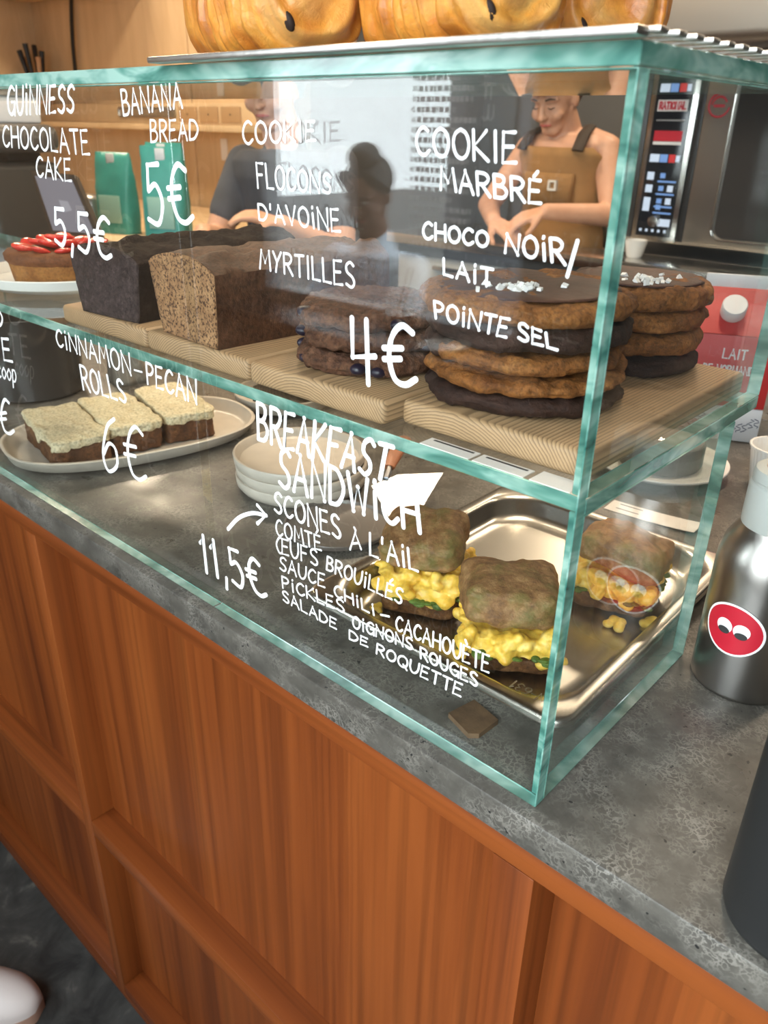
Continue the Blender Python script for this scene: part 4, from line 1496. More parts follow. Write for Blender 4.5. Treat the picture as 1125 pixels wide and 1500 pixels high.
MB().lathe([(0, .0003), (.042, .0003), (.047, .125), (.0475, .128), (0, .128)], 48).build('tub_body', M_clear, mt)
mb = MB()
rings = [[Vector((r * (1 + .012 * math.cos(40 * a)) * math.cos(a), r * (1 + .012 * math.cos(40 * a)) * math.sin(a), z)) for a in [2 * PI * j / 160 for j in range(160)]] for r, z in ((.0485, .1285), (.050, .130), (.050, .150), (.047, .153), (.001, .154))]
mb.loft(rings)
mb.build('ribbed_lid', simple('lid_plastic', (.62, .62, .60, 1), .4), mt, True, angle=50)

# ------------------------------------------------------------------ kitchen bench and oven
ZBN = 0.047
bn = empty('steel_bench', (-0.6, 2.2, ZF), 'long stainless steel work bench with grey doors behind the counter', 'bench')
bd = -ZF
MB().box((-1.30, -.25, bd + ZBN - .035), (1.2, -.045, bd + ZBN), .004).build('bench_top', M_steel, bn)
M_door = simple('grey_laminate', (0.33, 0.33, 0.31, 1), .4)
MB().box((-1.28, -.20, .10), (1.18, -.05, bd + ZBN - .0355), 0).build('bench_body', simple('bench_dark', (.06, .06, .06, 1), .6), bn, False)
for i in range(5):
    xa = -1.27 + i * .488
    d = MB().box((xa + .006, -.219, .12), (xa + .482, -.2005, bd + ZBN - .075), .003).build('bench_door', M_door, bn)
    MB().box((xa + .18, -.232, bd + ZBN - .115), (xa + .31, -.2195, bd + ZBN - .10), .003).build('door_handle', M_steel, d)
MB().box((-1.28, -.15, 0), (1.18, -.06, .0995), 0).build('bench_plinth', M_black, bn, False)

os_ = empty('oven_stand', (-0.588, 2.48, ZF), 'dark steel stand carrying the oven behind the work bench', 'stand')
MB().box((-.53, -.32, bd + ZBN - .04), (.57, .42, bd + ZBN), .003).build('stand_top', M_steel_d, os_)
MB().box((-.52, -.30, .0), (.56, .40, bd + ZBN - .0405), 0).build('stand_body', M_black, os_, False)
ov = empty('combi_oven', (-0.588, 2.40, ZBN + .0003), 'steel combi oven with a lit black control strip and a glazed door', 'oven')
# local x from -.50 to .45; front at y = -.22
OX0, OX1, OY, OH = -.520, .560, -.24, .62
MB().box((OX0, OY + .02, .035), (OX1, .38, OH), .006).build('housing', M_steel_d, ov)
for x in (OX0 + .06, OX1 - .06):
    for y in (OY + .08, .30):
        MB().lathe([(0, 0), (.022, 0), (.022, .0345), (0, .0345)], 20, (x, y, 0)).build('foot', M_black, ov)
MB().box((OX0 + .004, OY + .002, .045), (OX0 + .075, OY + .0195, OH - .02), .003).build('dark_side_panel', simple('oven_side', (.028, .026, .024, 1), .35), ov)
cpn = MB().box((OX0 + .079, OY - .004, .040), (OX0 + .225, OY + .0195, OH - .012), .004).build('control_frame', M_steel, ov)
MB().box((OX0 + .096, OY - .0075, .055), (OX0 + .208, OY - .0045, OH - .160), .001).build('control_glass', simple('control_black', (.010, .012, .017, 1), .12), cpn)


def glow(name, col, s):
    t = NT(name)
    e = t.n('ShaderNodeEmission')
    e.inputs[0].default_value = col
    e.inputs[1].default_value = s
    t.l(e.outputs[0], t.out.inputs[0])
    return t.m


G_w, G_b, G_r = glow('display_white', (.75, .85, 1, 1), 1.0), glow('display_blue', (.30, .52, 1, 1), .8), glow('display_red', (1, .08, .08, 1), .7)
XC = OX0 + .096
yd = OY - .0078
ZT = OH - .162
pl = MB().box((XC + .010, yd - .0004, ZT - .052), (XC + .102, yd, ZT - .022)).build('name_plate', simple('plate_white', (.78, .74, .72, 1), .5), cpn, False)
lt = MB()
write(lt, 'RATIONAL', (XC + .016, ZT - .046), (XC + .096, ZT - .046), (XC + .016, ZT - .028), (XC + .096, ZT - .028), yd - .0006, (1, .25), .0028)
lt.build('lettering', M_sred, pl)
MB().box((XC + .012, yd - .0004, ZT - .132), (XC + .100, yd, ZT - .104)).build('red_badge', M_sred, cpn, False)
MB().box((XC + .012, yd - .0004, ZT - .142), (XC + .100, yd, ZT - .1335)).build('badge_strip', M_cwhite, cpn, False)
MB().box((XC + .012, yd - .0004, ZT - .078), (XC + .100, yd, ZT - .074)).build('grey_line', M_steel_d, cpn, False)


def dot(mb, x0, z0, x1, z1):
    mb.box((XC + x0, yd - .0004, ZT + z0), (XC + x1, yd, ZT + z1), 0)


d1, d2, d3 = MB(), MB(), MB()
dot(d1, .010, -.190, .040, -.168)
dot(d2, .042, -.190, .066, -.168)
dot(d3, .070, -.190, .090, -.168)
dot(d1, .092, -.188, .104, -.170)
for k, z in enumerate((-.228, -.264, -.300, -.318)):
    dot(d1, .010, z - .012, .032, z + .010)
    dot(d2, .052, z - .006, .068, z + .008)
    if k in (1, 2):
        dot(d1, .080, z - .008, .098, z + .010)
    dot(d2, .046, z - .018, .104, z - .013)
dot(d1, .062, -.372, .106, -.350)
for k in range(5):
    dot(d1, .010 + .020 * k, -.390, .018 + .020 * k, -.382)
tag(d1.build('display_icon', G_w, cpn, False), 'white lit icons')
tag(d2.build('display_icon', G_b, cpn, False), 'blue lit icons')
tag(d3.build('display_icon', G_r, cpn, False), 'red lit icon')
MB().lathe([(0, 0), (.018, 0), (.016, .018), (0, .020)], 28, (XC + .056, OY - .0046, .100), (0, -1, 0)).build('control_knob', M_steel, cpn)
# door
dr = MB().box((OX0 + .250, OY - .012, .045), (OX1 - .01, OY + .0195, OH - .012), .006).build('oven_door', M_steel_d, ov)
MB().box((OX0 + .229, OY - .002, .045), (OX0 + .247, OY + .0195, OH - .012), .002).build('door_seal', M_black, ov)
wd = MB()
P = rrect(.30, .215, .03)
for v0, v1 in ((-.0150, -.0122),):
    wd.prism(P, v0, v1, Matrix.Translation((OX0 + .345 + .30, OY, .285)) @ Matrix(((1, 0, 0), (0, 0, 1), (0, 1, 0))).to_4x4())
wd.build('door_window', simple('oven_glass', (.035, .032, .030, 1), .06), dr, True, angle=30)
fr = MB()
fr.tube([Vector((OX0 + .645 + x * 1.03, OY - .0150, .285 + z * 1.03)) for x, z in P], .0045, 8, True)
fr.build('window_trim', M_steel, dr)
lg = MB()
cxl, czl = OX0 + .292, OH - .198
for a0, a1, r in ((100, 350, .030), (20, 180, .021)):
    lg.tube([Vector((cxl + r * math.cos(math.radians(a0 + (a1 - a0) * i / 24)), OY - .0125, czl + r * math.sin(math.radians(a0 + (a1 - a0) * i / 24)))) for i in range(25)], .0030, 6, flat=(1, .2))
lg.box((cxl - .016, OY - .0130, czl - .006), (cxl + .016, OY - .0122, czl + .002))
lg.build('round_emblem', M_sred, dr)

# small cup on the bench
wc = empty('white_cup', (-0.960, 2.055, ZBN + .0003), 'small white cup on the steel bench left of the oven', 'cup')
MB().lathe([(0, 0), (.020, 0), (.024, .004), (.034, .045), (.0345, .052), (.032, .052), (.030, .045), (.020, .006), (0, .005)], 32).build('cup_body', M_plate_w, wc)

# extractor hood over the oven
hd = empty('extractor_hood', (-0.35, 2.35, 0.725), 'wide stainless extractor hood with a bright front lip above the oven', 'hood')
M_hood = simple('hood_steel', (.50, .46, .40, 1), .42, 1.0)
MB().box((-.76, -.42, -.122), (1.6, -.215, .035), .030, 5).build('hood_lip', M_hood, hd)
MB().box((-.74, -.2145, -.045), (1.58, .70, .035), .004).build('hood_canopy', M_hood, hd)
MB().box((-.62, -.30, .036), (1.5, .68, .32), .006).build('hood_body', M_hood, hd)
MB().box((-.10, -.06, .325), (.45, .45, 1.024), .004).build('duct', M_steel_d, hd)

# ------------------------------------------------------------------ left service side
sc_t = empty('back_counter', (-3.40, 1.60, ZF), 'plywood back counter along the plywood wall on the left', 'counter')
MB().box((-1.22, -.50, .955), (1.10, .45, .985), .003).build('counter_top', M_ply, sc_t)
MB().box((-1.20, -.47, .0), (1.08, .45, .9545), 0).build('counter_body', M_ply, sc_t, False)
ZK = ZF + .9853
sh = empty('wall_rail', (-3.46, 2.0, .40), 'long plywood wall rail carrying a row of sockets', 'rail')
MB().box((-1.16, .0, -.010), (.80, .079, .075), .003).build('rail_board', M_ply, sh)
MB().box((-1.16, -.10, -.036), (.80, .079, -.0105), .003).build('ledge', M_ply, sh)
for k in range(3):
    x = .23 + k * .155
    s_ = MB().box((x, -.006, .0), (x + .135, -.0003, .062), .003).build('socket', simple('socket_wood', (.42, .26, .13, 1), .5), sh)
    MB().lathe([(0, 0), (.004, 0), (.004, .001), (0, .001)], 12, (x + .0675, -.0063, .031), (0, -1, 0)).build('socket_hole', M_black, s_)
mp_ = MB().box((-.28, -.006, .018), (.20, -.0003, .060), .010, 4).build('steel_strip', M_steel_d, sh)
cbn = empty('wall_cupboard', (-3.80, 1.86, .96), 'plywood wall cupboard high in the left corner', 'cupboard')
MB().box((-.80, -.22, .0), (.28, .21, .62), .003).build('cupboard_body', M_ply, cbn)
MB().box((-.79, -.242, .01), (-.262, -.2205, .61), .003).build('cupboard_door', M_ply, cbn)
MB().box((-.256, -.242, .01), (.27, -.2205, .61), .003).build('cupboard_door', M_ply, cbn)
cb = MB().tube([(-4.17, 2.06, .96), (-4.19, 2.055, .85), (-4.21, 2.055, .75), (-4.23, 2.06, .62)], .010, 8).build('power_cable', M_black)
tag(cb, 'black cable hanging on the plywood wall below the cupboard', 'cable')
# utensil pot on the rail
up = empty('utensil_pot', (-4.46, 1.93, .3644 + .1115), 'pot of black handled utensils on the ledge in the left corner', 'pot')
up.location.z = .4753
MB().lathe([(0, 0), (.06, 0), (.065, .12), (.062, .12), (.058, .008), (0, .008)], 28, (0, .03, 0)).build('pot', simple('pot_clay', (.55, .36, .25, 1), .6), up)
for k in range(6):
    a = k * 1.05
    p0 = Vector((.02 * math.cos(a), .03 + .02 * math.sin(a), .02))
    p1 = p0 + Vector((.055 * math.cos(a) - .03, .03 * math.sin(a), .20 + .03 * (k % 3)))
    MB().tube([p0, p0.lerp(p1, .6), p1], [.008, .011, .014], 10).build('utensil', M_black if k % 3 else simple('utensil_wood_%d' % k, (.5, .3, .17, 1), .6), up)

# three teal coffee bags
M_teal = simple('teal_foil', (0.055, 0.33, 0.29, 1), 0.35, var=.15, vscale=12)
M_teal_l = simple('teal_label', (0.30, 0.52, 0.44, 1), .5)


def coffee_bag(loc, rz, w, h, label):
    e = empty('coffee_bag', loc, label, 'bag', 'teal coffee bags on the back counter', rz)
    mb = MB()
    rings = []
    for i in range(15):
        t = i / 14
        d = .040 * (1 - t) ** .55 * (1 + .25 * math.sin(PI * t)) + .0022
        ww = w / 2 * (.96 + .04 * math.sin(PI * t) + .02 * t)
        rings.append([Vector((x * ww, y * d, t * h)) for x, y in oval(1, 1, 40, 4.0)])
    mb.loft(rings)
    mb.disp(.003, 18, loc[0])
    for v in mb.bm.verts:
        v.co.z = max(v.co.z, 0)
    mb.build('pouch', M_teal, e, True, angle=60)
    MB().box((-w * .30, -.047, h * .14), (w * .30, -.0425, h * .48), .001).build('front_label', M_teal_l, e)
    MB().box((-w * .11, -.016, h * .86), (w * .11, -.0125, h * .985), .001).build('white_clip', M_cwhite, e)
    return e


coffee_bag((-2.545, 1.235, ZK), .35, .150, .265, 'shorter teal coffee bag at the left of the three')
coffee_bag((-2.395, 1.345, ZK), .30, .160, .300, 'middle teal coffee bag of the three, with a pale front')
coffee_bag((-2.265, 1.250, ZK), .55, .150, .290, 'teal coffee bag at the right of the three, nearest the barista in grey')
jar = empty('steel_jar', (-2.72, 1.23, ZK), 'small steel jar left of the teal coffee bags', 'jar')
MB().lathe([(0, 0), (.045, 0), (.045, .10), (.04, .112), (.03, .118), (0, .118)], 28).build('jar_body', M_steel_d, jar)

# till tablet, grinder-like machine with a white box on top
tb = empty('tablet_stand', (-1.62, .56, .0), 'tilted grey tablet screen on a black stand behind the strawberry cake', 'tablet')
TLc, TRc, BRc, BLc = (Vector(p) - Vector((-1.62, .56, 0)) for p in ((-1.90, .63, .283), (-1.625, .60, .287), (-1.36, .50, .178), (-1.635, .53, .162)))


def quad_slab(mb, m, off, th):
    U_, V_2 = (TRc - TLc), (BLc - TLc)
    nn = U_.cross(V_2).normalized()
    if nn.y > 0:
        nn = -nn
    cs = [TLc + U_ * m + V_2 * m, TRc - U_ * m + V_2 * m, BRc - U_ * m - V_2 * m, BLc + U_ * m - V_2 * m]
    a = [mb.bm.verts.new(p + nn * off) for p in cs]
    b = [mb.bm.verts.new(p + nn * (off - th)) for p in cs]
    mb.bm.faces.new(a)
    mb.bm.faces.new(b[::-1])
    for k in range(4):
        mb.bm.faces.new((a[k], b[k], b[(k + 1) % 4], a[(k + 1) % 4]))
    return mb


quad_slab(MB(), 0, 0, .012).build('tablet', M_black, tb, False)
scr = quad_slab(MB(), .085, .0007, .0005).build('screen', glow('screen_glow', (.50, .47, .53, 1), .50), tb, False)
quad_slab(MB(), .36, .0013, .0004).build('screen_tile', glow('tile_glow', (.62, .60, .66, 1), .62), scr, False)
MB().lathe([(0, .0003), (.075, .0003), (.075, .008), (.02, .014), (.016, .02), (.016, .20), (0, .20)], 36, (-.01, .030, 0)).build('stand', M_black, tb)

mc = empty('coffee_grinder', (-2.44, .78, .0), 'bulky dark coffee machine at the left edge', 'machine')
MB().box((-.22, -.10, .0003), (.17, .12, .285), .02, 3).build('machine_body', simple('machine_dark', (.040, .036, .032, 1), .35), mc)
MB().box((-.24, -.10, .3105), (.215, .115, .385), .03, 4).build('machine_head', simple('machine_grey', (.085, .075, .068, 1), .3), mc)
MB().box((-.10, .0, .2855), (.10, .10, .3103), .005).build('neck', M_black, mc)
MB().box((.06, -.1025, .332), (.17, -.1003, .362), .003).build('badge', simple('badge_tan', (.30, .23, .17, 1), .4), mc)
wb_ = MB().box((-.20, -.09, 0), (.155, .09, .060), .008, 3).build('storage_box', M_cwhite, None, True, (-2.445, .785, .3856))
tag(wb_, 'white box on top of the dark coffee machine', 'box')

# notices pinned on the plywood return
for i, (x, y, z, w_, h_, lab) in enumerate(((-2.5485, 2.222, .435, .19, .285, 'grey printed notice on the wall right of the barista in grey'), (-3.02, 2.06, .29, .045, .09, 'small white slip on the plywood wall left of the barista in grey'))):
    e = empty('wall_notice', (x, y if not i else 2.0795, z), lab, 'notice', None, 0 if i else PI / 2)
    MB().box((-w_ / 2, -.003, -h_ / 2), (w_ / 2, 0, h_ / 2)).build('sheet', M_paper if i else simple('grey_sheet', (.30, .31, .36, 1), .6), e, False)
    if not i:
        s = MB()
        for k in range(9):
            s.box((-w_ * .38, -.0036, h_ * (.38 - .085 * k) - .003), (w_ * (.38 - .08 * (k % 3)), -.0031, h_ * (.38 - .085 * k) + .003))
        s.build('printed_line', simple('grey_ink', (.16, .16, .19, 1), .6), e, False)

# ------------------------------------------------------------------ people
M_skin = food('skin_light', [(0.3, (0.56, 0.295, 0.185, 1)), (0.7, (0.66, 0.37, 0.245, 1))], 14, .5, .05, 300, .0005, .4, .12)
M_skin_d = food('skin_tan', [(0.3, (0.20, 0.095, 0.060, 1)), (0.7, (0.27, 0.135, 0.085, 1))], 14, .5, .05, 300, .0005, .4, .1)
M_lip = simple('lip', (.48, .13, .11, 1), .4)
M_eyew = simple('eye_white', (.75, .72, .68, 1), .3)
M_dark = simple('dark_iris', (.02, .012, .008, 1), .2)
M_hair = simple('brown_hair', (.055, .026, .012, 1), .5, var=.4, vscale=90, bump=.5, bscale=300)
M_hairk = simple('black_hair', (.010, .009, .009, 1), .4, bump=.5, bscale=300)


def head_frame(yaw, pitch, roll=0.0):
    """face looks along local -y; +yaw turns it to +x; +pitch bows it."""
    return Matrix.Rotation(yaw, 3, 'Z') @ Matrix.Rotation(pitch, 3, 'X') @ Matrix.Rotation(roll, 3, 'Y')


def head_mesh(mb, c, F, s=1.0):
    """skull, jaw, nose, ears added to the body mesh; s = 1 is a 0.225 m head."""
    P = lambda x, y, z: Vector(c) + F @ (Vector((x, y, z)) * s)
    mb.ball(P(0, .012, .035), (.074 * s, .094 * s, .082 * s), 24, 16, rot=F)
    mb.ball(P(0, -.022, -.018), (.060 * s, .064 * s, .078 * s), 20, 14, rot=F)
    mb.ball(P(0, -.048, -.078), (.032 * s, .030 * s, .026 * s), 16, 10, rot=F)
    mb.taper(P(.040, .0, -.045), P(.016, -.055, -.083), .026 * s, .018 * s)
    mb.taper(P(-.040, .0, -.045), P(-.016, -.055, -.083), .026 * s, .018 * s)
    mb.taper(P(0, -.083, .020), P(0, -.102, -.020), .008 * s, .0125 * s)
    for x in (-1, 1):
        mb.ball(P(x * .010, -.092, -.021), .009 * s, 10, 8)
        mb.ball(P(x * .074, .012, -.002), (.010 * s, .018 * s, .030 * s), 12, 8, rot=F)
        mb.taper(P(x * .016, -.080, .034), P(x * .050, -.066, .030), .008 * s, .007 * s)
        mb.ball(P(x * .036, -.058, -.022), .026 * s, 12, 8)
    mb.ball(P(0, -.079, -.049), (.020 * s, .011 * s, .011 * s), 12, 8, rot=F)
    return P


def face_parts(e, P, F, s, lip=True, eyes=True):
    for x in (-1, 1):
        if not eyes:
            MB().tube([P(x * .019, -.0815, .0085), P(x * .031, -.0865, .0060), P(x * .044, -.0775, .0085)], [.0012 * s, .0020 * s, .0012 * s], 8).build('eyelash', M_dark, e)
        else:
            MB().ball(P(x * .031, -.0770, .016), (.0125 * s, .007 * s, .0036 * s), 14, 8, rot=F).build('eye', M_eyew, e)
            MB().ball(P(x * .031, -.0825, .0135), (.0050 * s, .003 * s, .0030 * s), 12, 8, rot=F).build('iris', M_dark, e)
        MB().tube([P(x * .016, -.0870, .035), P(x * .033, -.0850, .040), P(x * .050, -.0745, .034)], [.0028 * s, .0034 * s, .0016 * s], 8).build('eyebrow', M_hair, e)
    if lip:
        MB().tube([P(-.022, -.0815, -.051), P(-.008, -.0905, -.0485), P(.008, -.0905, -.0485), P(.022, -.0815, -.051)], [.002 * s, .0046 * s, .0046 * s, .002 * s], 8).build('lips', M_lip, e)


def hand_mesh(mb, wrist, d, n, s=1.0, curl=.5, side=1):
    """a palm with four unequal bent fingers and a thumb leaving its side; D along the hand, N out of the palm."""
    d = Vector(d).normalized()
    n = Vector(n)
    n = (n - d * n.dot(d)).normalized()
    b = d.cross(n).normalized() * side
    w = Vector(wrist)
    for k in range(4):
        o = (-.030 + .020 * k) * s
        mb.taper(w + b * o * .55 + d * .012 * s, w + b * o + d * .082 * s, .015 * s, .0115 * s, 10)
    for k, L in enumerate((.060, .072, .078, .070)):
        o = (-.030 + .020 * k) * s
        p = w + b * o + d * .082 * s
        dd = d.copy()
        for j, (f, r) in enumerate(((.45, .0098), (.31, .0090), (.24, .0082))):
            ax = curl * (.7 + .25 * j)
            dd = (dd * math.cos(ax) + n * math.sin(ax)).normalized()
            n2 = n
            q = p + dd * (L * f * s)
            mb.taper(p, q, r * s, (r - .0007) * s, 10)
            p = q
    t0 = w + b * .028 * s + d * .030 * s
    t1 = t0 + (b * .62 + d * .65 + n * .45).normalized() * .040 * s
    t2 = t1 + (b * .15 + d * .85 + n * .55).normalized() * .032 * s
    mb.taper(t0, t1, .0150 * s, .0115 * s, 10)
    mb.taper(t1, t2, .0112 * s, .0090 * s, 10)


def ring3(c, rx, ry, n=36, a0=0, a1=2 * PI, p=2.3, yaw=0.0):
    out = []
    for i in range(n):
        a = a0 + (a1 - a0) * i / (n if abs(a1 - a0 - 2 * PI) < 1e-6 else n - 1)
        x = abs(math.cos(a)) ** (2 / p) * math.copysign(1, math.cos(a)) * rx
        y = abs(math.sin(a)) ** (2 / p) * math.copysign(1, math.sin(a)) * ry
        q = Matrix.Rotation(yaw, 3, 'Z') @ Vector((x, y, 0))
        out.append(Vector(c) + q)
    return out


def torso_levels(base, hip, shl, sw, neck, yaw=0.0, fat=1.0):
    """(centre, half width, half depth) from hip to neck; SW half shoulder width."""
    b, t = Vector(base), Vector(shl)
    L = []
    for f, w, d in ((0, hip, .115), (.18, hip * .96, .115), (.42, hip * .84, .098), (.66, sw * .80, .110), (.82, sw * .90, .112), (.93, sw * .92, .095), (1.0, sw * .74, .072)):
        L.append((b.lerp(t, f), w * fat, d * fat))
    return L


def cloth(e, name, mat, rings, thick=.004, closed=True):
    mb = MB()
    mb.loft(rings, caps=False, closed=closed)
    mb.bm.normal_update()
    for v in mb.bm.verts:
        v.co += v.normal * .004 * noise.noise(v.co * 9)
    o = mb.build(name, mat, e, True, angle=180)
    m = o.modifiers.new('thickness', 'SOLIDIFY')
    m.thickness = thick
    m.offset = 1
    return o


# the barista in the tan apron
wp = empty('person', (-1.44, 2.42, ZF), 'person in a tan bib apron and cap looking down behind the steel bench', 'person')
M_tan = simple('tan_canvas', (0.34, 0.175, 0.062, 1), .85, var=.14, vscale=14, bump=.25, bscale=700)
M_olive = simple('olive_knit', (.052, .045, .022, 1), .9)
M_strap = simple('brown_strap', (.038, .024, .016, 1), .8)
M_badge = simple('pale_badge', (.62, .60, .55, 1), .6)
M_trouser = simple('black_cloth', (.018, .018, .020, 1), .85)


def rel(e, p):
    return Vector(p) - Vector(e.location)


W = lambda x, y, z: rel(wp, (x, y, z))
b = MB()
lv = torso_levels(W(-1.44, 2.44, -.02), .165, W(-1.44, 2.41, .385), .185, None)
b.loft([ring3(c, w, d) for c, w, d in lv])
Fw = head_frame(.02, .46)
hc = (-1.462, 2.325, .492)
b.taper(W(-1.445, 2.41, .36), W(-1.452, 2.355, .455), .060, .053, 16)
Pw = head_mesh(b, rel(wp, hc), Fw, .98)
SL, SR = W(-1.285, 2.41, .338), W(-1.598, 2.40, .330)
EL, ER = W(-1.195, 2.33, .135), W(-1.665, 2.26, .140)
WL, WR = W(-1.325, 2.115, .150), W(-1.500, 2.060, .110)
b.taper(W(-1.36, 2.41, .36), SL, .052, .052)
b.taper(W(-1.53, 2.40, .36), SR, .052, .052)
for S_, E_, W_ in ((SL, EL, WL), (SR, ER, WR)):
    b.taper(S_, E_, .050, .039, 16)
    b.taper(E_, W_, .040, .027, 16)
hand_mesh(b, WL, W(-1.41, 2.05, .118) - WL, (-.35, .1, -.95), .95, .42, 1)
hand_mesh(b, WR, W(-1.42, 2.04, .085) - WR, (.1, .2, -.97), .95, .42, -1)
for x in (-.09, .09):
    b.taper(W(-1.44 + x, 2.44, -.02), W(-1.44 + x, 2.43, -.46), .088, .062, 16)
    b.taper(W(-1.44 + x, 2.43, -.46), W(-1.44 + x, 2.46, -.87), .060, .042, 16)
    b.taper(W(-1.44 + x, 2.46, -.905), W(-1.44 + x, 2.34, -.915), .040, .033, 12)
ob = remesh(b.build('body', M_skin, wp, True, angle=180), .0055, 3)
face_parts(wp, Pw, Fw, .98, True, False)
cloth(wp, 'tank_top', M_olive, [ring3(c, w + .007, d + .007) for c, w, d in lv[:5]] )
cloth(wp, 'trousers', M_trouser, [ring3(W(-1.44, 2.44, z), w, d) for z, w, d in ((-.90, .16, .09), (-.5, .17, .10), (-.15, .185, .12), (.0, .175, .123))])
# bib: the front of the torso, then an apron skirt
ap = []
for (c, w, d), k in zip([(W(-1.44, 2.42, -.42), .195, .14), (W(-1.44, 2.43, -.10), .185, .135)] + [(c, w, d) for c, w, d in lv[1:5]] + [(W(-1.44, 2.405, .345), .150, .112)], (.92, .94, .93, .92, .86, .76, .62)):
    ap.append(ring3(c, w + .016, d + .018, 25, PI * 1.5 - PI * .5 * k, PI * 1.5 + PI * .5 * k))
cloth(wp, 'apron', M_tan, ap, .005, False)
pk = []
for z, k in ((.165, .34), (.245, .36), (.262, .36)):
    pk.append(ring3(W(-1.44, 2.425, z), .176, .150 if z < .2 else .148, 13, PI * 1.5 - PI * .5 * k, PI * 1.5 + PI * .5 * k))
cloth(wp, 'apron_pocket', M_tan, pk, .004, False)
qd = MB()
qc = W(-1.405, 2.268, .222)
for a0, a1 in (((-.017, -.017), (.017, -.010)), ((-.017, .010), (.017, .017)), ((-.017, -.0098), (-.010, .0098)), ((.010, -.0098), (.017, .0098))):
    qd.box((qc.x + a0[0], qc.y - .0040, qc.z + a0[1]), (qc.x + a1[0], qc.y + .012, qc.z + a1[1]))
qd.build('square_badge', M_badge, wp, False)
for x0_, x1_ in ((-1.330, -1.385), (-1.555, -1.505)):
    MB().tube([W(x0_, 2.283, .335), W(x0_ - .006 * (1 if x0_ > -1.44 else -1), 2.325, .385), W((x0_ + x1_) / 2, 2.400, .412), W(x1_, 2.49, .36)], .021, 10, flat=(2, .35)).build('apron_strap', M_strap, wp)
cap_ = MB()
rings = []
for z, r in ((.070, 1.00), (.084, 1.00), (.102, .94), (.118, .74), (.127, .40), (.130, .05)):
    rings.append([Pw(x, y, z) for x, y in [(.082 * r * math.cos(a), .012 + .103 * r * math.sin(a)) for a in [2 * PI * j / 40 for j in range(40)]]])
cap_.loft(rings)
cap_.build('cap', M_tan, wp, True, angle=60)
br = MB()
rings = []
for k, (y, z, w) in enumerate(((-.060, .078, .074), (-.090, .084, .070), (-.120, .084, .052), (-.135, .082, .028))):
    rings.append([Pw(x, y + .018 * abs(x / w) ** 2, z + .004 * s_ - .012 * (x / w) ** 2) for s_ in (1, -1) for x in ([w * (-1 + 2 * j / 10) for j in range(11)] if s_ > 0 else [w * (1 - 2 * j / 10) for j in range(11)])])
br.loft(rings)
br.build('cap_brim', M_tan, wp, True, angle=60)
hr = MB()
hr.ball(Pw(0, .045, .015), (.078, .078, .075), 24, 16, rot=Fw)
hr.ball(Pw(0, .115, .005), (.035, .034, .036), 16, 12, rot=Fw)
hr.build('hair', M_hair, wp, True, angle=180)

# the barista in the grey T-shirt
mp = empty('person', (-1.93, 1.48, ZF), 'person in a dark grey T-shirt and dark cap working beside the teal coffee bags', 'person')
M_tee = simple('charcoal_tee', (.075, .077, .088, 1), .9, var=.2, vscale=12, bump=.2, bscale=500)
V_ = lambda x, y, z: rel(mp, (x, y, z))
b = MB()
lv = torso_levels(V_(-1.93, 1.50, -.10), .170, V_(-1.95, 1.46, .325), .178, None)
b.loft([ring3(c, w, d, yaw=.45) for c, w, d in lv])
Fm = head_frame(.42, .30)
hm = (-1.925, 1.385, .492)
b.taper(V_(-1.945, 1.46, .30), V_(-1.93, 1.41, .425), .062, .056, 16)
Pm = head_mesh(b, rel(mp, hm), Fm, 1.0)
SL, SR = V_(-1.795, 1.545, .285), V_(-2.085, 1.400, .282)
EL, ER = V_(-1.720, 1.475, .035), V_(-2.110, 1.285, .055)
WL, WR = V_(-1.735, 1.245, .135), V_(-1.960, 1.130, .100)
for S_, E_, W_ in ((SL, EL, WL), (SR, ER, WR)):
    b.taper(S_, E_, .054, .043, 16)
    b.taper(E_, W_, .043, .029, 16)
hand_mesh(b, WL, V_(-1.80, 1.170, .165) - WL, (-.5, -.3, -.8), 1.0, .45, 1)
hand_mesh(b, WR, V_(-1.90, 1.060, .095) - WR, (.3, .2, -.9), 1.0, .45, -1)
for x in (-.09, .09):
    b.taper(V_(-1.93 + x, 1.50, -.10), V_(-1.93 + x, 1.49, -.48), .092, .064, 16)
    b.taper(V_(-1.93 + x, 1.49, -.48), V_(-1.93 + x, 1.52, -.87), .062, .044, 16)
    b.taper(V_(-1.93 + x, 1.52, -.905), V_(-1.93 + x, 1.39, -.915), .040, .034, 12)
remesh(b.build('body', M_skin, mp, True, angle=180), .0055, 3)
face_parts(mp, Pm, Fm, 1.0, True, False)
sb = MB()
sb.loft([ring3(c, w + .016, d + .018, yaw=.45) for c, w, d in lv])
for S_, E_ in ((SL, EL), (SR, ER)):
    sb.taper(S_, S_.lerp(E_, .62), .058, .056, 18)
sb.taper(lv[-1][0] + Vector((0, 0, -.03)), lv[-1][0] + Vector((.004, -.008, .022)), .075, .066, 18)
remesh(sb.build('t_shirt', M_tee, mp, True, angle=180), .007, 4)
cloth(mp, 'trousers', M_trouser, [ring3(V_(-1.93, 1.50, z), w, d) for z, w, d in ((-.90, .165, .10), (-.5, .175, .105), (-.15, .19, .125), (-.06, .192, .13))])
M_capd = simple('dark_cap', (.028, .032, .034, 1), .85)
cap_ = MB()
cap_.loft([[Pm(x, y, z) for x, y in [(.084 * r * math.cos(a), .012 + .105 * r * math.sin(a)) for a in [2 * PI * j / 40 for j in range(40)]]] for z, r in ((.050, 1.02), (.068, 1.03), (.092, .95), (.112, .74), (.124, .38), (.127, .05))])
cap_.build('cap', M_capd, mp, True, angle=60)
br = MB()
rings = []
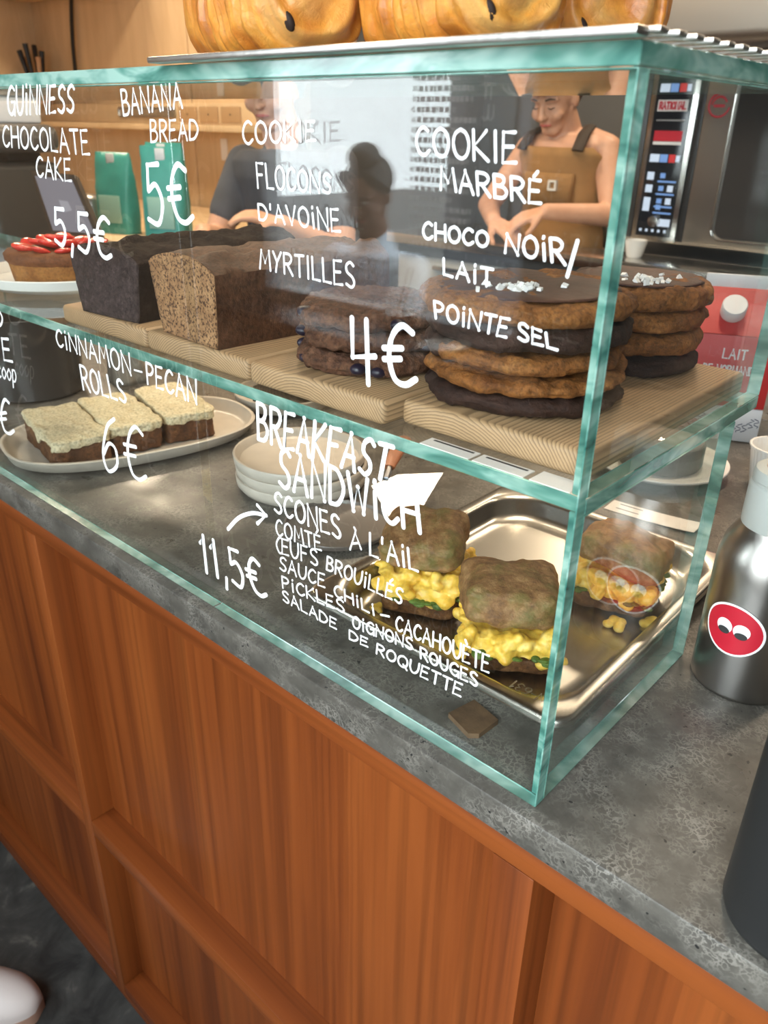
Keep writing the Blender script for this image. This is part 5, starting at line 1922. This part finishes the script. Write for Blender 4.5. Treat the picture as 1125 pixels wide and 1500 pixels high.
for y, z, w in ((-.072, .058, .076), (-.108, .060, .072), (-.142, .054, .054), (-.158, .050, .028)):
    rings.append([Pm(x, y + .018 * abs(x / w) ** 2, z + .004 * s_ - .012 * (x / w) ** 2) for s_ in (1, -1) for x in ([w * (-1 + 2 * j / 10) for j in range(11)] if s_ > 0 else [w * (1 - 2 * j / 10) for j in range(11)])])
br.loft(rings)
br.build('cap_brim', M_capd, mp, True, angle=60)
MB().ball(Pm(0, .040, .010), (.078, .074, .066), 24, 16, rot=Fm).build('hair', M_hair, mp, True, angle=180)

mp.location.x += .06
# the seated customer who shows as a reflection in the front glass
cp_ = empty('person', (-1.62, -1.50, ZF), 'person with dark hair in a pale blue shirt seated outside, mirrored in the front glass', 'person')
M_shirt = simple('pale_shirt', (.78, .84, .92, 1), .8, var=.05, vscale=14)
K = lambda x, y, z: rel(cp_, (x, y, z))
b = MB()
lv = torso_levels(K(-1.62, -1.53, -.42), .175, K(-1.60, -1.47, .045), .205, None)
b.loft([ring3(c, w, d) for c, w, d in lv])
Fc = head_frame(PI - .25, .38)
hcu = (-1.60, -1.42, .232)
b.taper(K(-1.60, -1.47, .03), K(-1.60, -1.44, .15), .062, .056, 16)
Pc = head_mesh(b, rel(cp_, hcu), Fc, .98)
SL, SR = K(-1.785, -1.46, .0), K(-1.420, -1.46, .0)
EL, ER = K(-1.83, -1.33, -.23), K(-1.385, -1.31, -.22)
WL, WR = K(-1.66, -1.16, -.11), K(-1.50, -1.14, -.09)
for S_, E_, W_ in ((SL, EL, WL), (SR, ER, WR)):
    b.taper(S_, E_, .050, .040, 16)
    b.taper(E_, W_, .040, .028, 16)
hand_mesh(b, WL, K(-1.60, -1.09, -.08) - WL, (.3, .3, -.8), .98, .5, 1)
hand_mesh(b, WR, K(-1.55, -1.07, -.06) - WR, (-.3, .3, -.8), .98, .5, -1)
for x in (-.10, .10):
    b.taper(K(-1.62 + x, -1.53, -.43), K(-1.62 + x, -1.12, -.42), .088, .064, 16)
    b.taper(K(-1.62 + x, -1.12, -.42), K(-1.62 + x, -1.16, -.87), .060, .042, 16)
    b.taper(K(-1.62 + x, -1.16, -.905), K(-1.62 + x, -1.03, -.915), .040, .034, 12)
remesh(b.build('body', M_skin_d, cp_, True, angle=180), .0065, 3)
face_parts(cp_, Pc, Fc, .98)
sb = MB()
sb.loft([ring3(c, w + .018, d + .020) for c, w, d in lv])
for S_, E_, W_ in ((SL, EL, WL), (SR, ER, WR)):
    sb.taper(S_, E_, .062, .054, 16)
    sb.taper(E_, E_.lerp(W_, .75), .054, .040, 16)
sb.taper(lv[-1][0] + Vector((0, 0, -.03)), lv[-1][0] + Vector((0, .01, .040)), .078, .066, 18)
remesh(sb.build('shirt', M_shirt, cp_, True, angle=180), .008, 4)
cloth(cp_, 'trousers', M_trouser, [ring3(K(-1.62, y, -.425), .20, r) for y, r in ((-1.60, .10), (-1.59, .101))])
tr = MB()
for x in (-.10, .10):
    tr.taper(K(-1.62 + x, -1.53, -.43), K(-1.62 + x, -1.12, -.42), .100, .076, 16)
    tr.taper(K(-1.62 + x, -1.12, -.42), K(-1.62 + x, -1.155, -.84), .074, .060, 16)
remesh(tr.build('trouser_leg', M_trouser, cp_, True, angle=180), .010, 3)
hr = MB()
hr.ball(Pc(0, .030, .048), (.083, .098, .082), 24, 16, rot=Fc)
hr.ball(Pc(0, .020, .130), (.058, .060, .046), 20, 14, rot=Fc)
for x in (-1, 1):
    hr.taper(Pc(x * .060, -.040, .085), Pc(x * .076, .010, .030), .022, .020)
hr.build('hair', M_hairk, cp_, True, angle=180)
stl = empty('cafe_stool', (-1.62, -1.56, ZF), 'dark wooden stool under the seated person on the customer side', 'stool')
MB().lathe([(0, .40), (.17, .40), (.18, .405), (.18, .428), (.17, .435), (0, .435)], 32).build('seat', M_wood, stl)
for a in (45, 135, 225, 315):
    c, s_ = math.cos(math.radians(a)), math.sin(math.radians(a))
    MB().tube([(.12 * c, .12 * s_, .40), (.17 * c, .17 * s_, 0)], .014, 10).build('leg', M_black, stl)
DC = Vector((-.245, -.36, -.055))
cp_.location += DC
stl.location += DC
lg_ = MB().box((-1.90, YF + .0005, -.080), (-.60, YF + .17, -.052), .003).build('trim_1', M_black)
tag(lg_, kind='structure')
gl_ = empty('coffee_glass', (-1.03, YF + .085, -.0517), 'glass of iced coffee with a straw on the black window ledge', 'glass')
MB().lathe([(0, 0), (.030, 0), (.032, .003), (.038, .110), (.0365, .110), (.031, .006), (0, .005)], 32).build('tumbler', M_pane, gl_)
MB().lathe([(0, .0055), (.0302, .0065), (.034, .060), (0, .060)], 32).build('coffee', simple('coffee', (.06, .025, .012, 1), .2), gl_)
MB().tube([(-.02, 0, .012), (.028, .005, .165)], .003, 8).build('straw', M_black, gl_)

o = MB().lathe(plate_prof(.055, .012), 40).build('saucer', M_plate_w, None, True, (-0.90, YF + .085, -.0517))
tag(o, 'white saucer on the black window ledge by the iced coffee', 'saucer')

# ------------------------------------------------------------------ the street outside
struct(MB().box((-14, -16, ZF - .20), (14, YF - .1, ZF - .055)), 'street', simple('pavement', (.14, .135, .13, 1), .8, var=.1, vscale=2))
fb = empty('street_building', (-3.35, -5.6, ZF - .055), 'grey facade across the street, faintly mirrored in the front glass', 'building')
M_fac = simple('facade_grey', (.17, .17, .185, 1), .8)
MB().box((-1.15, -1.0, 0), (1.15, .0, 6.5)).build('facade', M_fac, fb, False)
for a in range(3):
    for c in range(3):
        MB().box((-.95 + .68 * a, .0005, .5 + 2.0 * c), (-.45 + .68 * a, .04, 1.9 + 2.0 * c), .005).build('window', simple('pane_dark', (.06, .07, .08, 1), .15) if a == c == 0 else bpy.data.materials['pane_dark'], fb, False)

# ------------------------------------------------------------------ the sneaker on the floor
sn = empty('sneaker', (-0.894, -0.196, ZF), 'pale pinkish white sneaker on the dark floor beside the counter', 'shoe', None, .62)
M_shoe = simple('shoe_leather', (.66, .58, .55, 1), .5)
M_sole = simple('shoe_sole', (.42, .25, .18, 1), .6)


def shoe_ring(x, z, k, top):
    t = (x + .14) / .28
    hw = .030 + .018 * math.sin(PI * min(1, max(0, t * .9 + .08))) + .010 * max(0, t - .5)
    if t > .80:
        hw *= math.sqrt(max(0.02, 1 - ((t - .80) / .21) ** 2))
    if t < .12:
        hw *= math.sqrt(max(0.02, 1 - ((.12 - t) / .125) ** 2))
    return hw * k


sm = MB()
xs_ = [-.139 + .278 * i / 40 for i in range(41)]
sm.loft([[Vector((x, y * shoe_ring(x, 0, 1.03, 0), z)) for y, z in ((-1, .0005), (-1.02, .012), (-.98, .022), (.98, .022), (1.02, .012), (1, .0005))] for x in xs_])
sm.build('sole', M_sole, sn, True, angle=50)
um = MB()
rings = []
for x in xs_:
    t = (x + .14) / .28
    top = .052 + .062 * max(0, (.62 - t) / .62) ** .8 if t < .62 else .052 * math.sqrt(max(.05, 1 - ((t - .62) / .40) ** 2))
    hw = shoe_ring(x, 0, .97, 0)
    rings.append([Vector((x, math.cos(a) * hw * (1 if math.sin(a) < .5 else .92), .0223 + max(0, math.sin(a)) ** .75 * top)) for a in [PI * j / 16 for j in range(17)]])
um.loft(rings)
um.build('upper', M_shoe, sn, True, angle=60)
for k in range(5):
    x = -.005 + .018 * k
    z = .094 - .0085 * k
    MB().tube([(x, -.022, z - .012), (x + .002, 0, z), (x, .022, z - .012)], .003, 8).build('lace', simple('lace_green_%d' % k, (.17, .21, .20, 1), .8), sn)
